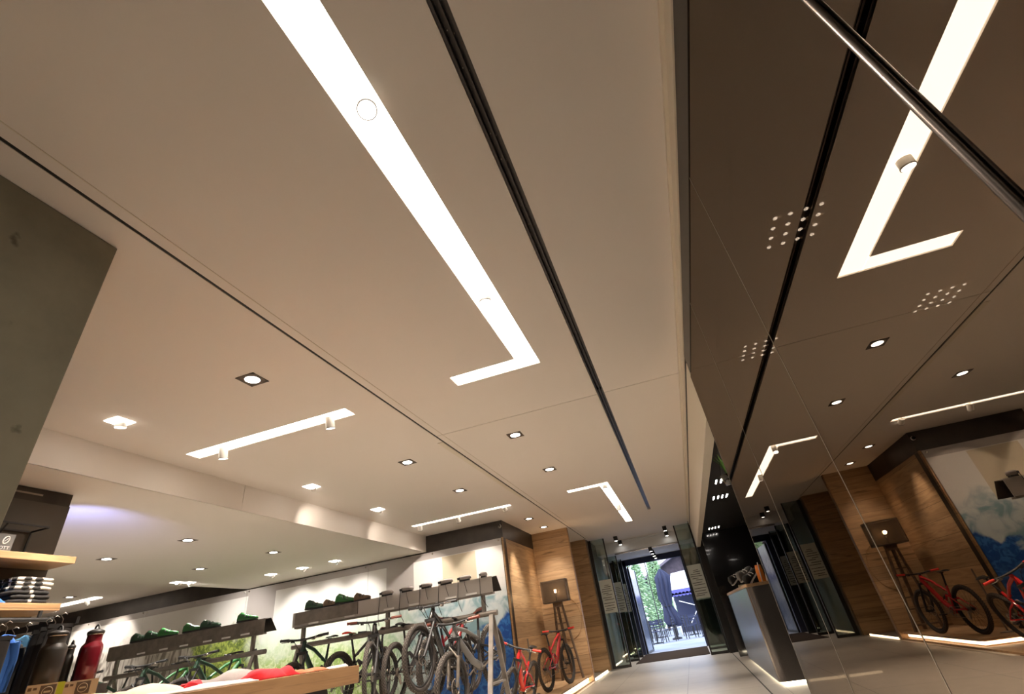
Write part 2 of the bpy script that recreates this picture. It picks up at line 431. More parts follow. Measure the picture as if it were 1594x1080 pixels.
def link(name, me, parent=None, loc=None, rot=None):
    o = bpy.data.objects.new(name, me); COL.objects.link(o)
    if parent is not None: o.parent = parent
    if loc: o.location = loc
    if rot: o.rotation_euler = rot
    return o
def bevel(o, w=0.004, seg=2):
    md = o.modifiers.new('bevel', 'BEVEL'); md.width = w; md.segments = seg; md.limit_method = 'ANGLE'; md.angle_limit = 0.6; return o
def subsurf(o, lv=1):
    md = o.modifiers.new('subdivision', 'SUBSURF'); md.levels = lv; md.render_levels = lv
    o.data.polygons.foreach_set('use_smooth', [True] * len(o.data.polygons)); return o
def tag(o, label, cat, group=None, kind=None):
    o['label'] = label; o['category'] = cat
    if group: o['group'] = group
    if kind: o['kind'] = kind
    return o
def thing(name, label, cat, loc=(0, 0, 0), rot=(0, 0, 0), group=None, scale=1):
    o = bpy.data.objects.new(name, None); COL.objects.link(o); o.empty_display_size = 0.1
    o.location = loc; o.rotation_euler = rot; o.scale = (scale,) * 3
    return tag(o, label, cat, group)
def struct(name, mb, mat):
    o = mb.build(name, mat); o['kind'] = 'structure'; return o
def copy_tree(o, parent=None):
    c = o.copy(); COL.objects.link(c); c.parent = parent
    for ch in list(o.children): copy_tree(ch, c)
    return c
def slab(xs, ys, z0, z1, holes):
    """horizontal slab from x/y cut lines with rectangular through-holes"""
    X = sorted(set(xs + [h[0] for h in holes] + [h[1] for h in holes])); Y = sorted(set(ys + [h[2] for h in holes] + [h[3] for h in holes]))
    full = {}
    for i in range(len(X) - 1):
        for j in range(len(Y) - 1):
            cx, cy = (X[i] + X[i + 1]) / 2, (Y[j] + Y[j + 1]) / 2
            full[i, j] = not any(h[0] < cx < h[1] and h[2] < cy < h[3] for h in holes)
    mb = MB()
    for (i, j), ok in full.items():
        if not ok: continue
        a, b_, c, d = X[i], X[i + 1], Y[j], Y[j + 1]
        mb.add([(a, c, z0), (b_, c, z0), (b_, d, z0), (a, d, z0)], [(0, 3, 2, 1)])
        mb.add([(a, c, z1), (b_, c, z1), (b_, d, z1), (a, d, z1)], [(0, 1, 2, 3)])
        for di, dj, p, q in ((-1, 0, (a, c), (a, d)), (1, 0, (b_, c), (b_, d)), (0, -1, (a, c), (b_, c)), (0, 1, (a, d), (b_, d))):
            if not full.get((i + di, j + dj), False):
                mb.add([(*p, z0), (*q, z0), (*q, z1), (*p, z1)], [(0, 1, 2, 3)])
    return mb
def spot_light(name, parent, loc, target, watts, angle=60, blend=0.6, col=NEUTRAL, r=0.03):
    ld = bpy.data.lights.new(name, 'SPOT'); ld.energy = watts; ld.spot_size = math.radians(angle); ld.spot_blend = blend
    ld.color = col; ld.shadow_soft_size = r
    o = bpy.data.objects.new(name, ld); COL.objects.link(o); o.parent = parent; o.location = loc
    d = Vector(target) - Vector(loc); o.rotation_euler = d.to_track_quat('-Z', 'Y').to_euler()
    return o
M['counter'] = simple('dark_counter_steel', (0.22, 0.20, 0.19), 0.27, 0.9, var=0.08, vscale=2)
M['paving'] = simple('pale_paving', (0.36, 0.38, 0.43), 0.8, bump=0.1, bscale=3, var=0.15, vscale=0.8)
M['pine'] = simple('pine_needles', (0.34, 0.50, 0.28), 0.8, var=0.6, vscale=7)
M['timber'] = simple('dark_timber', (0.07, 0.055, 0.07), 0.8, var=0.3, vscale=3)
M['roof'] = simple('slate_roof', (0.15, 0.13, 0.16), 0.8, var=0.2, vscale=2)
M['pane'] = simple('window_pane', (0.12, 0.14, 0.18), 0.15)
M['white_canvas'] = simple('white_canvas', (0.80, 0.80, 0.82), 0.8)
M['blue_valance'] = simple('blue_valance', (0.10, 0.10, 0.33), 0.8)
M['flower'] = simple('red_flowers', (0.60, 0.05, 0.12), 0.7)

# ================================================================== THE SETTING
CZ = 3.04         # main ceiling height
SZ = 2.725        # lowered soffit over the bike area
MX = 0.58         # plane of the smoked mirror wall
YM = 9.54         # back wall with the printed mountains

struct('floor', MB().box(-16.2, 4.7, -5.2, 18.1, -0.12, 0), M['tile'])
L1 = [(-0.865, -0.675, -2.6, 3.70), (-1.495, -0.865, 3.515, 3.70)]
L2 = [(-1.50, -0.765, 8.40, 8.56), (-0.925, -0.765, 8.56, 12.6)]
S1 = (-4.54, -2.61, 3.52, 3.69)
S2 = (-4.61, -2.60, 8.44, 8.57)
SLOT = (-0.311, -0.236, -4.8, 11.6)
GAP = (-2.236, -2.214, -5.0, 13.95)
holes = L1 + L2 + [S1, S2, SLOT, GAP, (-2.214, MX - 0.02, 4.695, 4.703)]
holes2 = [(-2.214, -0.311, 4.695, 4.703), (-0.236, MX - 0.02, 4.695, 4.703)]
holes = L1 + L2 + [S1, S2, SLOT, GAP] + holes2
struct('ceiling', slab([-4.87, 0.56], [-5.0, 15.6], CZ, CZ + 0.14, holes), M['ceiling'])
cl = slab([-9.38, -4.87], [-5.0, YM], SZ, SZ + 0.1, []); struct('ceiling', cl, M['ceiling'])
struct('ceiling', slab([-16.0, -9.38], [-5.0, YM], CZ, CZ + 0.14, []), M['ceiling'])
# riser faces of the lowered soffit, with a sheet joint
rz = MB().box(-4.88, -4.868, -5, 4.66, SZ, CZ + 0.1).box(-4.88, -4.868, 4.667, YM, SZ, CZ + 0.1).box(-9.39, -9.378, -5, YM, SZ, CZ + 0.1)
struct('trim_1', rz, M['ceiling'])
struct('ceiling', MB().box(-16.3, 4.8, -5.3, 18.35, 3.26, 3.40), M['black_joint'])    # roof slab over everything
struct('trim_2', MB().box(-0.311, -0.236, -4.8, 11.6, CZ + 0.075, CZ + 0.09).box(-0.309, -0.297, -4.8, 11.6, CZ + 0.012, CZ + 0.075)
       .box(-0.250, -0.238, -4.8, 11.6, CZ + 0.012, CZ + 0.075).box(-0.278, -0.268, -4.8, 11.6, CZ + 0.03, CZ + 0.075), M['slot_metal'])   # the long black air slot
mb = MB()
for i in range(26):
    for dy, dx in ((0, -0.284), (0.02, -0.262), (0.16, -0.284), (0.18, -0.262)): mb.box(dx - 0.002, dx + 0.002, 0.4 + i * 0.5 + dy, 0.404 + i * 0.5 + dy, CZ + 0.028, CZ + 0.03)
struct('trim_3', mb, M['seam'])
struct('trim_3', MB().box(GAP[0], GAP[1], -5, 13.95, CZ + 0.004, CZ + 0.10), M['black_joint'])
struct('trim_4', MB().box(-2.142, -2.136, -5, 13.95, CZ - 0.003, CZ + 0.001), M['ceiling_trim'])
struct('trim_5', MB().box(-2.214, 0.56, 4.69, 4.708, CZ + 0.05, CZ + 0.07), M['black_joint'])
struct('trim_6', MB().box(-2.30, -2.236, 4.9, 8.2, CZ - 0.004, CZ - 0.001), M['ceiling_trim'])

struct('wall_left', MB().box(-16.2, -16.0, -5.2, YM + 0.2, 0, 3.4), M['wall_white'])
struct('wall_back', MB().box(-16.2, 4.7, -5.2, -5.0, 0, 3.4), M['wall_white'])
struct('wall_right', MB().box(4.5, 4.7, -5.0, 14.4, 0, 3.4), M['black'])
# back wall behind the mural: dark steel fascia above it
struct('wall_front', MB().box(-16.0, -3.16, YM, YM + 0.16, 0, 3.2), M['dark_sheet'])
struct('wall_niche', MB().box(-3.30, -3.16, YM + 0.16, 14.15, 0, SZ - 0.02), M['wood_y'])
struct('wall_niche', MB().box(-3.30, -3.155, YM - 0.002, 11.73, SZ - 0.02, CZ), M['dark_sheet'])
struct('wall_niche', MB().box(-3.30, -3.16, 11.73, 14.15, SZ - 0.02, CZ), M['wood_y'])
struct('wall_niche', MB().box(-3.16, -2.28, 11.73, 11.84, 0, CZ), M['wood'])
struct('trim_7', MB().box(-2.285, -2.272, 11.725, 11.845, 0.1, CZ), M['wood_plain'])
struct('trim_8', MB().box(-3.175, -3.15, YM - 0.06, YM + 0.0, 0.02, SZ - 0.02), M['wood_plain'])
struct('wall_portal', MB().box(-3.2, -2.26, 13.97, 14.12, 0, CZ), M['wood'])
# boards under the niche: wooden deck on the floor, low plinth with glow below
struct('trim_9', MB().box(-3.16, -2.30, 7.2, 11.73, 0.0, 0.03), M['wood'])
struct('trim_10', MB().box(-3.15, -2.32, 8.95, 11.72, 0.10, 0.125), M['wood'])
struct('trim_11', MB().box(-3.15, -2.40, 9.03, 11.72, 0.03, 0.10), M['wood_plain'])
struct('trim_12', MB().box(-2.40, -2.39, 9.03, 11.7, 0.045, 0.085).box(-3.14, -2.40, 9.02, 9.03, 0.045, 0.085).box(-2.285, -2.275, 11.9, 13.6, 0.01, 0.04), M['led'])
struct('trim_13', MB().box(-2.36, -2.235, 8.1, 13.9, 0.0, 0.006), M['ceiling_trim'])

# mirror wall on the right: smoked glass panels with thin joints
pan = [(-4.9, 0.655), (0.675, 1.807), (1.813, 2.947), (2.953, 4.185)]
for i, (a, b_) in enumerate(pan):
    struct('wall_mirror', MB().box(MX, MX + 0.010, a, b_, 0.01, 2.745), M['smoked'])
struct('trim_14', MB().box(MX - 0.001, MX + 0.012, 1.8075, 1.8125, 0, 2.745).box(MX - 0.001, MX + 0.012, 2.9475, 2.9525, 0, 2.745)
       .box(MX - 0.001, MX + 0.012, 4.185, 4.193, 0, 2.745), M['seam'])
struct('trim_15', MB().tube([(MX - 0.004, 0.665, 0), (MX - 0.004, 0.665, 2.745)], 0.0085, 12), M['dark_chrome'])
# bronze channel between glass and ceiling, cream upstand above
struct('trim_16', MB().box(MX - 0.004, MX + 0.03, -4.9, 4.10, 2.747, 2.915), M['slot_metal'])
struct('trim_17', MB().box(MX - 0.012, MX + 0.03, -4.9, 14.2, 2.917, CZ + 0.14), M['ceiling_trim'])
struct('trim_18', MB().box(MX - 0.030, MX - 0.012, -4.9, 14.2, 3.015, CZ + 0.14), M['ceiling_trim'])
struct('trim_19', MB().box(MX - 0.0, MX + 0.03, 4.10, 14.2, 2.892, 2.917), M['black_joint'])
struct('wall_bulkhead', MB().box(MX + 0.006, MX + 0.10, 4.2, 14.2, 2.35, 2.892), M['ceiling_trim'])
# dark side room behind mirror and counter
struct('ceiling', MB().box(0.70, 4.5, -5.0, 14.2, 2.50, 2.56), M['black'])
struct('wall_side_room', MB().box(2.9, 3.0, 4.0, 14.2, 0, 2.5), M['gloss_black'])
struct('wall_side_room', MB().box(0.62, 4.5, 14.25, 14.45, 0, 3.2), M['black'])
struct('wall_side_room', MB().box(0.70, 2.9, 12.9, 13.0, 0, 2.5), M['gloss_black'])
struct('trim_20', MB().box(0.612, 0.628, -5, 14.2, 0.0, 0.003), M['black_joint'])

# ------------------------------------------------------------------ mural sheets on the back wall
xs_m = [-15.9, -12.31, -9.35, -6.22, -3.19]
for i in range(4):
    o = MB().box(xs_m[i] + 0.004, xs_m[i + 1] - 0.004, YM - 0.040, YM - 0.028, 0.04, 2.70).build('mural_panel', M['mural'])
    names = ['leftmost panel of the mountain print, behind the red flask', 'grey rock face and olive knoll panel of the mountain print, behind the left bike rack',
             'pale green meadow panel of the mountain print, between the two bike racks', 'blue ridge panel of the mountain print, next to the wooden niche']
    tag(o, names[i], 'mural', 'printed mountain panels on the back wall')
    for sx in (xs_m[i] + 0.06, xs_m[i + 1] - 0.06, (xs_m[i] + xs_m[i + 1]) / 2):
        MB().lathe([(0.0, -0.052), (0.016, -0.052), (0.016, -0.028), (0.012, 0.0)], (sx, YM - 0.001, 2.665), 'Y', 14).build('standoff', M['chrome'], o)

# ------------------------------------------------------------------ concrete pier
o = MB().box(-3.45, -2.413, -4.0, 1.20, 0, CZ - 0.002).build('concrete_pier', M['concrete']); bevel(o, 0.006)
tag(o, 'massive raw grey concrete pier reaching the ceiling at the left', 'pier')

# ================================================================== CEILING LIGHTS
def panel_light(label, rects, name='recessed_light', joint=()):
    cx = rects[0][0]; cy = rects[0][3]
    t = thing(name, label, 'ceiling light', (cx, cy, CZ), group='flush white light strips')
    mb = MB()
    for a, b_, c, d in rects: mb.box(a - cx + 0.002, b_ - cx - 0.002, c - cy + 0.002, d - cy - 0.002, 0.012, 0.030)
    for a, b_, c, d in joint: mb.box(a - cx, b_ - cx, c - cy, d - cy, 0.012, 0.030)
    mb.build('diffuser', M['strip'], t)
    return t
def can_spot(label, x, y, target, watts, angle=50, L=0.11, r=0.042, drop=0.03, group='white can spotlights in the light strips'):
    t = thing('can_spotlight', label, 'spotlight', (x, y, CZ + 0.012 - 0.0), group=group)
    d = (Vector(target) - Vector((x, y, CZ))).normalized(); p0 = Vector((0, 0, -0.01)); p1 = p0 + d * L
    MB().tube([p0, p1], r, 24).build('housing', M['white_lamp'], t)
    MB().tube([p1 - d * 0.002, p1 + d * 0.005], r * 1.04, 32).tube([p1 + d * 0.005, p1 + d * 0.0052], r * 1.04, 32, False).build('rim', M['rack_steel'], t)
    MB().tube([(0, 0, 0), (0, 0, -0.02)], 0.012, 10).build('stem', M['white_lamp'], t)
    MB().tube([p1 + d * 0.0055, p1 + d * 0.0075], r * 0.90, 28).build('lamp', M['lamp_face'], t)
    if watts: spot_light('beam', t, p1 + d * 0.012, p1 + d * 3, watts, angle, 0.5, WARM)
    return t
panel_light('long white L-shaped light strip crossing the ceiling towards the camera', L1, joint=[(-0.868, -0.862, 3.517, 3.698)])
panel_light('small white L-shaped light strip near the entrance doors', L2, joint=[(-0.923, -0.767, 8.557, 8.563)])
panel_light('short white straight light strip nearest the concrete pier', [S1])
panel_light('short white straight light strip in front of the dark fascia', [S2])
can_spot('round white can spotlight in the long L strip, nearest the camera', -0.742, 1.03, (-0.35, 0.55, 1.4), DOWN_W * 0.6, 100, 0.10)
can_spot('white can spotlight in the long L strip, near its corner', -0.770, 2.54, (-0.8, 3.0, 0), DOWN_W, 100, 0.055)
can_spot('white can spotlight at the left end of the nearer straight strip', -4.14, 3.61, (-4.35, 4.4, 0), DOWN_W * 0.4, 80)
can_spot('white can spotlight at the right end of the nearer straight strip', -2.84, 3.60, (-3.0, 4.6, 0), DOWN_W * 0.6, 80)
can_spot('white can spotlight at the left end of the far straight strip', -4.45, 8.50, (-4.9, 9.5, 1.8), SPOT_W * 0.8, 75)
can_spot('white can spotlight midway along the far straight strip', -3.67, 8.50, (-3.6, 9.5, 1.7), SPOT_W * 0.8, 75)
can_spot('white can spotlight at the right end of the far straight strip', -2.74, 8.50, (-2.62, 11.7, 1.3), SPOT_W * 0.45, 45)
can_spot('white can spotlight at the corner of the small L strip', -0.84, 8.48, (-0.5, 7.4, 0), DOWN_W, 90)
can_spot('white can spotlight low in the long arm of the small L strip', -0.84, 10.4, (-0.8, 11.4, 0), DOWN_W, 90)

def downlight(label, x, y, z, watts=DOWN_W, target=None, group='square framed downlights', tilt=False, angle=95):
    t = thing('downlight', label, 'downlight', (x, y, z), group=group)
    s = 0.088
    if not tilt:
        fr = MB()
        fr.box(-s, s, -s, -s + 0.02, -0.005, 0.001).box(-s, s, s - 0.02, s, -0.005, 0.001).box(-s, -s + 0.02, -s, s, -0.005, 0.001).box(s - 0.02, s, -s, s, -0.005, 0.001)
        fr.box(-s + 0.01, s - 0.01, -s + 0.01, s - 0.01, -0.003, 0.001)
        fr.build('frame', M['lamp_frame'], t)
        MB().lathe([(0.0, -0.0062), (0.045, -0.0062), (0.055, -0.0045), (0.058, -0.003)], seg=28).build('lamp', M['lamp_face'], t)
    else:
        MB().box(-s * 0.9, s * 0.9, -s * 0.9, s * 0.9, -0.004, 0.001).build('frame', M['lamp_face'] if tilt == 2 else M['white_lamp'], t)
        d = (Vector(target) - Vector((x, y, z))).normalized()
        MB().tube([Vector((0.02, 0, -0.004)), Vector((0.02, 0, -0.004)) + d * 0.055], 0.045, 24).build('housing', M['white_lamp'], t)
        MB().tube([Vector((0.02, 0, -0.004)) + d * 0.056, Vector((0.02, 0, -0.004)) + d * 0.058], 0.04, 24).build('lamp', M['lamp_face'], t)
    tg = Vector(target) - Vector((x, y, z)) if target else Vector((0, 0, -3))
    lp = tg.normalized() * (0.07 if tilt else 0.02)
    if watts: spot_light('beam', t, lp, tg, watts, angle, 0.9, WARM if z > 3 else NEUTRAL)
    return t
downlight('square dark-framed downlight above the short strip nearest the pier', -2.885, 2.66, CZ)
downlight('tilted white downlight beside the top of the concrete pier', -4.31, 2.66, CZ, DOWN_W * 0.9, (-4.75, 3.3, 0), tilt=2, angle=95)
downlight('square downlight left of the dark ceiling joint, in the third row', -2.90, 5.25, CZ)
downlight('small square downlight beside the cream beam, in the third row', -4.345, 5.25, CZ, SPOT_W * 0.45, (-4.87, 6.2, 2.62), tilt=2, angle=60)
downlight('square downlight left of the dark ceiling joint, in the fourth row', -2.915, 6.93, CZ)
downlight('square downlight just past the ceiling seam, right of the dark joint', -1.43, 5.25, CZ)
downlight('square downlight nearer the small L strip, right of the dark joint', -1.43, 6.92, CZ)
downlight('bright tilted downlight beside the cream beam near the dark fascia', -4.38, 6.92, CZ, SPOT_W * 0.45, (-4.87, 8.2, 2.60), tilt=2, angle=60)
downlight('small downlight in the niche ceiling, nearer the dark fascia', -2.68, 9.95, CZ, SPOT_W * 1.7, (-3.16, 10.2, 1.3), angle=55)
downlight('small downlight in the niche ceiling, nearer the lamp on its tripod', -2.67, 11.12, CZ, SPOT_W * 1.0, (-2.72, 11.7, 0.8), angle=70)
low = [(-6.36, 5.27, None, 'in the lowered ceiling, nearest the cream beam'), (-7.81, 5.24, None, 'in the lowered ceiling, right of the black shelf wall'),
       (-6.36, 6.90, None, 'in the second row of the lowered ceiling, nearest the beam'), (-7.90, 6.90, None, 'in the second row of the lowered ceiling, further left')]
for x, y, tg, s_ in low: downlight('bright oval downlight ' + s_, x, y, SZ, DOWN_W * 0.8, tg, 'downlights in the lowered ceiling')
rowb = [(-7.86, 8.53, 'leftmost'), (-7.12, 8.55, 'middle'), (-6.36, 8.55, 'rightmost')]
for x, y, s_ in rowb: downlight(s_ + ' of three small tilted downlights close to the mountain print', x, y, SZ, SPOT_W * 0.8, (x, 9.5, 1.75), 'wall washers close to the print', tilt=2, angle=80)
for x, y, s_ in [(-9.10, 7.50, 'left one of a pair'), (-9.05, 7.72, 'right one of a pair')]:
    downlight('small bright downlight, ' + s_ + ' above the left bike rack', x, y, SZ, SPOT_W * 0.8, (x - 0.2, 9.5, 1.7), 'paired downlights above the left rack', tilt=2, angle=80)
o = panel_light('far white light strip at the left, over the print behind the flasks', [(-14.6, -12.7, 8.50, 8.68)])
o.location.z = CZ - 0.03
for x, s_ in ((-14.1, 'left'), (-13.1, 'right')):
    can_spot('white can spotlight on the ' + s_ + ' of the far left light strip', x, 8.6, (x, 9.5, 1.9), SPOT_W * 1.0, 80)
downlight('small downlight near the far left light strip', -12.8, 8.05, CZ, DOWN_W * 0.7, None, 'downlights in the lowered ceiling')
# unseen room lights added outside the picture, behind and beside the camera
for x, y, k_, s_ in ((-1.43, -1.2, .5, 'behind the photographer'), (-0.2, -2.6, .5, 'far behind the photographer'), (-6.4, 2.2, 1, 'hidden by the pier'), (-7.9, 3.4, 1, 'hidden by the shelf wall'), (-11.5, 5.0, 1, 'left of the black shelf wall')):
    downlight('unseen added downlight ' + s_, x, y, SZ if -9.3 < x < -4.9 else CZ, DOWN_W * k_, None, 'added downlights outside the picture')
t = thing('added_uplight', 'small bluish uplight added behind the far edge of the black shelf wall', 'uplight', (-5.52, 3.06, 2.0))  # hidden lamp added to throw the blue patch on the lowered ceiling
MB().tube([(0, 0, 0), (0, 0, 0.08)], 0.03, 16).build('housing', M['black'], t); MB().tube([(0, 0, 0.081), (0, 0, 0.083)], 0.024, 16).build('lamp', M['lamp_face'], t)
MB().bar((0.0, 0, 0.02), (0.10, -0.08, 0.02), 0.012).build('bracket', M['black'], t)
spot_light('beam', t, (0.0, 0.06, 0.11), (-0.85, 1.05, 0.95), 34, 70, 1.0, (0.36, 0.42, 1.0))
# black cube spots at the entrance
def cube_spot(label, x, y, z, watts=0):
    t = thing('cube_spotlight', label, 'spotlight', (x, y, z), group='black cube spotlights')
    o = MB().box(-0.055, 0.055, -0.055, 0.055, -0.12, 0).build('housing', M['black'], t); bevel(o)
    MB().lathe([(0, -0.1225), (0.036, -0.1225), (0.036, -0.12)], seg=20).build('lamp', M['lamp_face'], t)
    if watts: spot_light('beam', t, (0, 0, -0.13), (0, 0, -3), watts, 80, 0.6, NEUTRAL)
cube_spot('black cube spotlight at the left of the entrance, nearer the shop', -1.47, 14.52, CZ, DOWN_W * 0.45)
cube_spot('black cube spotlight at the left of the entrance, nearer the street', -1.46, 15.45, CZ)
cube_spot('black cube spotlight at the right of the entrance, nearer the shop', -0.08, 14.42, CZ, DOWN_W * 0.45)
cube_spot('black cube spotlight at the right of the entrance, nearer the street', -0.08, 15.45, CZ)
for i, s_ in enumerate(('nearest', 'second nearest', 'second farthest', 'farthest')):
    cube_spot('black cube spotlight over the vestibule, %s of the four in a line' % s_, -0.655, 15.75 + 0.72 * i, 2.74, DOWN_W * 0.35)
# clusters of tiny lamps in the black ceiling behind the smoked glass
def cluster(label, x, y):
    t = thing('pinhole_light_cluster', label, 'ceiling light', (x, y, 2.50), group='four-by-four pinhole lamp clusters')
    MB().box(-0.15, 0.15, -0.15, 0.15, -0.008, 0).build('plate', M['black'], t)
    for i in range(4):
        for j in range(4):
            MB().lathe([(0, -0.0105), (0.011, -0.0105), (0.011, -0.008)], (-0.105 + 0.07 * i, -0.11 + 0.073 * j, 0), seg=8).build('lamp', M['led_dot'], t)
cluster('four by four cluster of tiny lamps seen through the big smoked glass panel', 1.01, 2.11)
cluster('four by four cluster of tiny lamps faintly visible right of the small glass joint', 2.14, 3.37)
cluster('four by four cluster of tiny lamps near the black ceiling slot reflection', 0.99, 3.43)
cluster('nearest tiny lamp cluster above the dark counter area', 0.96, 7.55)
cluster('middle tiny lamp cluster above the dark counter area', 0.97, 8.75)
cluster('farthest tiny lamp cluster above the dark counter area', 1.0, 12.3)

# camera dome on the fascia corner
t = thing('security_camera', 'small white dome camera on the corner of the dark fascia', 'camera', (-3.20, YM, 2.93))
MB().lathe([(0, -0.001), (0.035, -0.001), (0.035, -0.02), (0.03, -0.03)], axis='Y').build('base', M['white'], t)
MB().lathe([(0.030, -0.03), (0.028, -0.05), (0.018, -0.065), (0.0, -0.07)], axis='Y').build('dome', M['gloss_black'], t)

# ================================================================== ENTRANCE
DG = M['black_metal']
def glass_leaf(label, x0, x1, y, h, name='glass_door_panel', post=0.07, tail=0.03, film=True, z0=0.0, turn=0, pane='glass'):
    t = thing(name, label, 'glass door', (x0, y, z0), (0, 0, turn), group='glass door leaves at the entrance')
    w = x1 - x0
    MB().box(0, post, -0.03, 0.03, 0, h).build('stile', DG, t)
    MB().box(w - tail, w, -0.02, 0.02, 0, h).build('stile', DG, t)
    MB().box(post, w - tail, -0.02, 0.02, 0, 0.055).build('bottom_rail', DG, t)
    MB().box(post, w - tail, -0.005, 0.005, 0.055, h).build('pane', M[pane], t)
    if film:
        f = MB().box(post + 0.005, w - tail - 0.005, -0.0085, -0.0055, 1.20, 1.98).build('frosted_sign', M['frost'], t)
        mb = MB(); a, b_ = post + 0.03, w - tail - 0.03
        rows = [(1.84, .35, .75), (1.80, .3, .9), (1.75, .05, .85), (1.70, .0, .95), (1.65, .1, .6), (1.61, .35, .9), (1.55, .0, .8), (1.50, .1, 1.), (1.42, .0, 1.), (1.36, .0, .9), (1.30, .1, .95), (1.26, .0, .7)]
        for z, p, q in rows: mb.box(a + (b_ - a) * p, a + (b_ - a) * q, -0.0102, -0.0087, z, z + 0.013)
        mb.build('lettering', M['black'], f)
    return t
glass_leaf('glass door leaf with grey lettered film, against the wooden wall', -2.235, -1.77, 14.2, 3.0, post=0.085)
glass_leaf('glass door leaf with grey lettered film, beside the dark counter room', 0.15, 0.60, 14.4, 3.0, post=0.035, tail=0.05)
glass_leaf('inner glass leaf on the left of the vestibule, nearer the shop', -2.10, -1.72, 15.9, 2.7, post=0.05)
glass_leaf('inner glass leaf on the left of the vestibule, nearer the street', -2.02, -1.72, 17.1, 2.7, post=0.05)
glass_leaf('inner glass leaf on the right of the vestibule', 0.18, 0.66, 16.2, 2.7, post=0.03, tail=0.05)
glass_leaf('dark outer glass leaf swung open towards the street', -1.68, -0.28, 18.22, 2.5, post=0.10, tail=0.08, film=False, turn=1.50, pane='pane')
struct('trim_21', MB().box(0.585, 0.70, 14.2, 14.42, 0, CZ), M['black_metal'])
struct('trim_22', MB().box(-2.3, 0.70, 15.6, 15.68, 2.74, CZ + 0.14).box(-1.7, 0.1, 15.5, 15.6, 3.0, 3.04), M['plaster_out'])
struct('trim_23', MB().box(-1.72, 0.18, 15.66, 15.70, 2.78, 2.80).box(-1.72, 0.18, 15.7, 15.74, 2.70, 2.735), M['chrome'])
struct('ceiling', MB().box(-2.3, 0.9, 15.68, 18.1, 2.74, 2.80), M['wall_white'])
struct('wall_vestibule_left', MB().box(-2.36, -2.24, 14.12, 18.1, 0, 3.2), M['vestibule'])
struct('wall_vestibule_right', MB().box(0.74, 0.86, 14.45, 18.1, 0, 3.2), M['vestibule'])
struct('door_1', MB().box(-1.95, -1.70, 18.0, 18.14, 0, 2.70).box(0.14, 0.24, 18.0, 18.14, 0, 2.70).box(-1.95, 0.24, 18.0, 18.14, 2.56, 2.74), M['navy'])
struct('wall_facade', MB().box(-2.36, -1.95, 18.02, 18.16, 0, 3.3).box(0.24, 0.86, 18.02, 18.16, 0, 3.3).box(-1.95, 0.24, 18.02, 18.16, 2.74, 3.3), M['black_metal'])
o = MB().box(-1.72, 0.14, 14.75, 17.95, 0.0, 0.012).build('entrance_mat', M['mat'])
tag(o, 'dark ribbed entrance mat lying inside the vestibule', 'door mat')
# ================================================================== BICYCLES
_cache = {}
def cached(key, fn, mat):
    k = (key, mat.name)
    if k not in _cache: _cache[k] = fn().mesh(key, mat)
    return _cache[k]
WR = 0.368
HX = 1.17
def m_tyre():
    mb = MB(); n = 48
    mb.tube([(math.cos(2 * PI * i / n) * (WR - 0.030), 0, math.sin(2 * PI * i / n) * (WR - 0.030)) for i in range(n)], 0.0295, 10, closed=True)
    return mb
def m_knobs():
    mb = MB(); n = 60
    for i in range(n):
        for k, (yy, rr) in enumerate(((-0.020, WR - 0.009), (-0.007, WR - 0.002), (0.007, WR - 0.002), (0.020, WR - 0.009))):
            a = 2 * PI * (i + (0.5 if k % 2 else 0)) / n
            R_ = Matrix.Rotation(-a, 4, 'Y') @ Matrix.Translation((rr, yy, 0))
            mb.box(-0.004, 0.005, -0.005, 0.005, -0.009, 0.009, R_)
    return mb
def m_rim():
    mb = MB(); n = 48
    mb.tube([(math.cos(2 * PI * i / n) * (WR - 0.066), 0, math.sin(2 * PI * i / n) * (WR - 0.066)) for i in range(n)], 0.013, 8, closed=True)
    mb.tube([(0, -0.055, 0), (0, 0.055, 0)], 0.018, 12); mb.tube([(0, -0.03, 0), (0, -0.025, 0)], 0.03, 14); mb.tube([(0, 0.025, 0), (0, 0.03, 0)], 0.03, 14)
    return mb
def m_spokes():
    mb = MB(); n = 28
    for i in range(n):
        a = 2 * PI * i / n; b_ = a + (0.5 if (i // 2) % 2 else -0.5); y = 0.027 if i % 2 else -0.027
        mb.tube([(0.028 * math.cos(b_), y, 0.028 * math.sin(b_)), ((WR - 0.07) * math.cos(a), 0, (WR - 0.07) * math.sin(a))], 0.0014, 4)
    return mb
def m_disc(r):
    mb = MB(); n = 36
    mb.tube([(math.cos(2 * PI * i / n) * r, 0.042, math.sin(2 * PI * i / n) * r) for i in range(n)], 0.005, 6, closed=True)
    for i in range(6): mb.bar((0, 0.042, 0), (math.cos(PI * i / 3) * r, 0.042, math.sin(PI * i / 3) * r), 0.005, 0.003)
    return mb
BB = (0.43, 0, 0.345)
def m_frame():
    mb = MB()
    mb.tube([(0.955, 0, 0.83), (0.905, 0, 0.955)], 0.030, 14)
    mb.tube([(0.44, 0, 0.37), (0.60, 0, 0.47), (0.78, 0, 0.68), (0.93, 0, 0.865)], [0.042, 0.040, 0.037, 0.034], 14)
    mb.tube([(0.91, 0, 0.925), (0.66, 0, 0.835), (0.36, 0, 0.66)], [0.027, 0.023, 0.020], 12)
    mb.tube([(0.43, 0, 0.345), (0.385, 0, 0.50), (0.31, 0, 0.745)], [0.030, 0.022, 0.019], 12)
    mb.tube([(0.43, -0.045, 0.345), (0.43, 0.045, 0.345)], 0.034, 16)
    mb.tube([(0.35, 0, 0.655), (0.45, 0, 0.69)], 0.014, 8)
    return mb
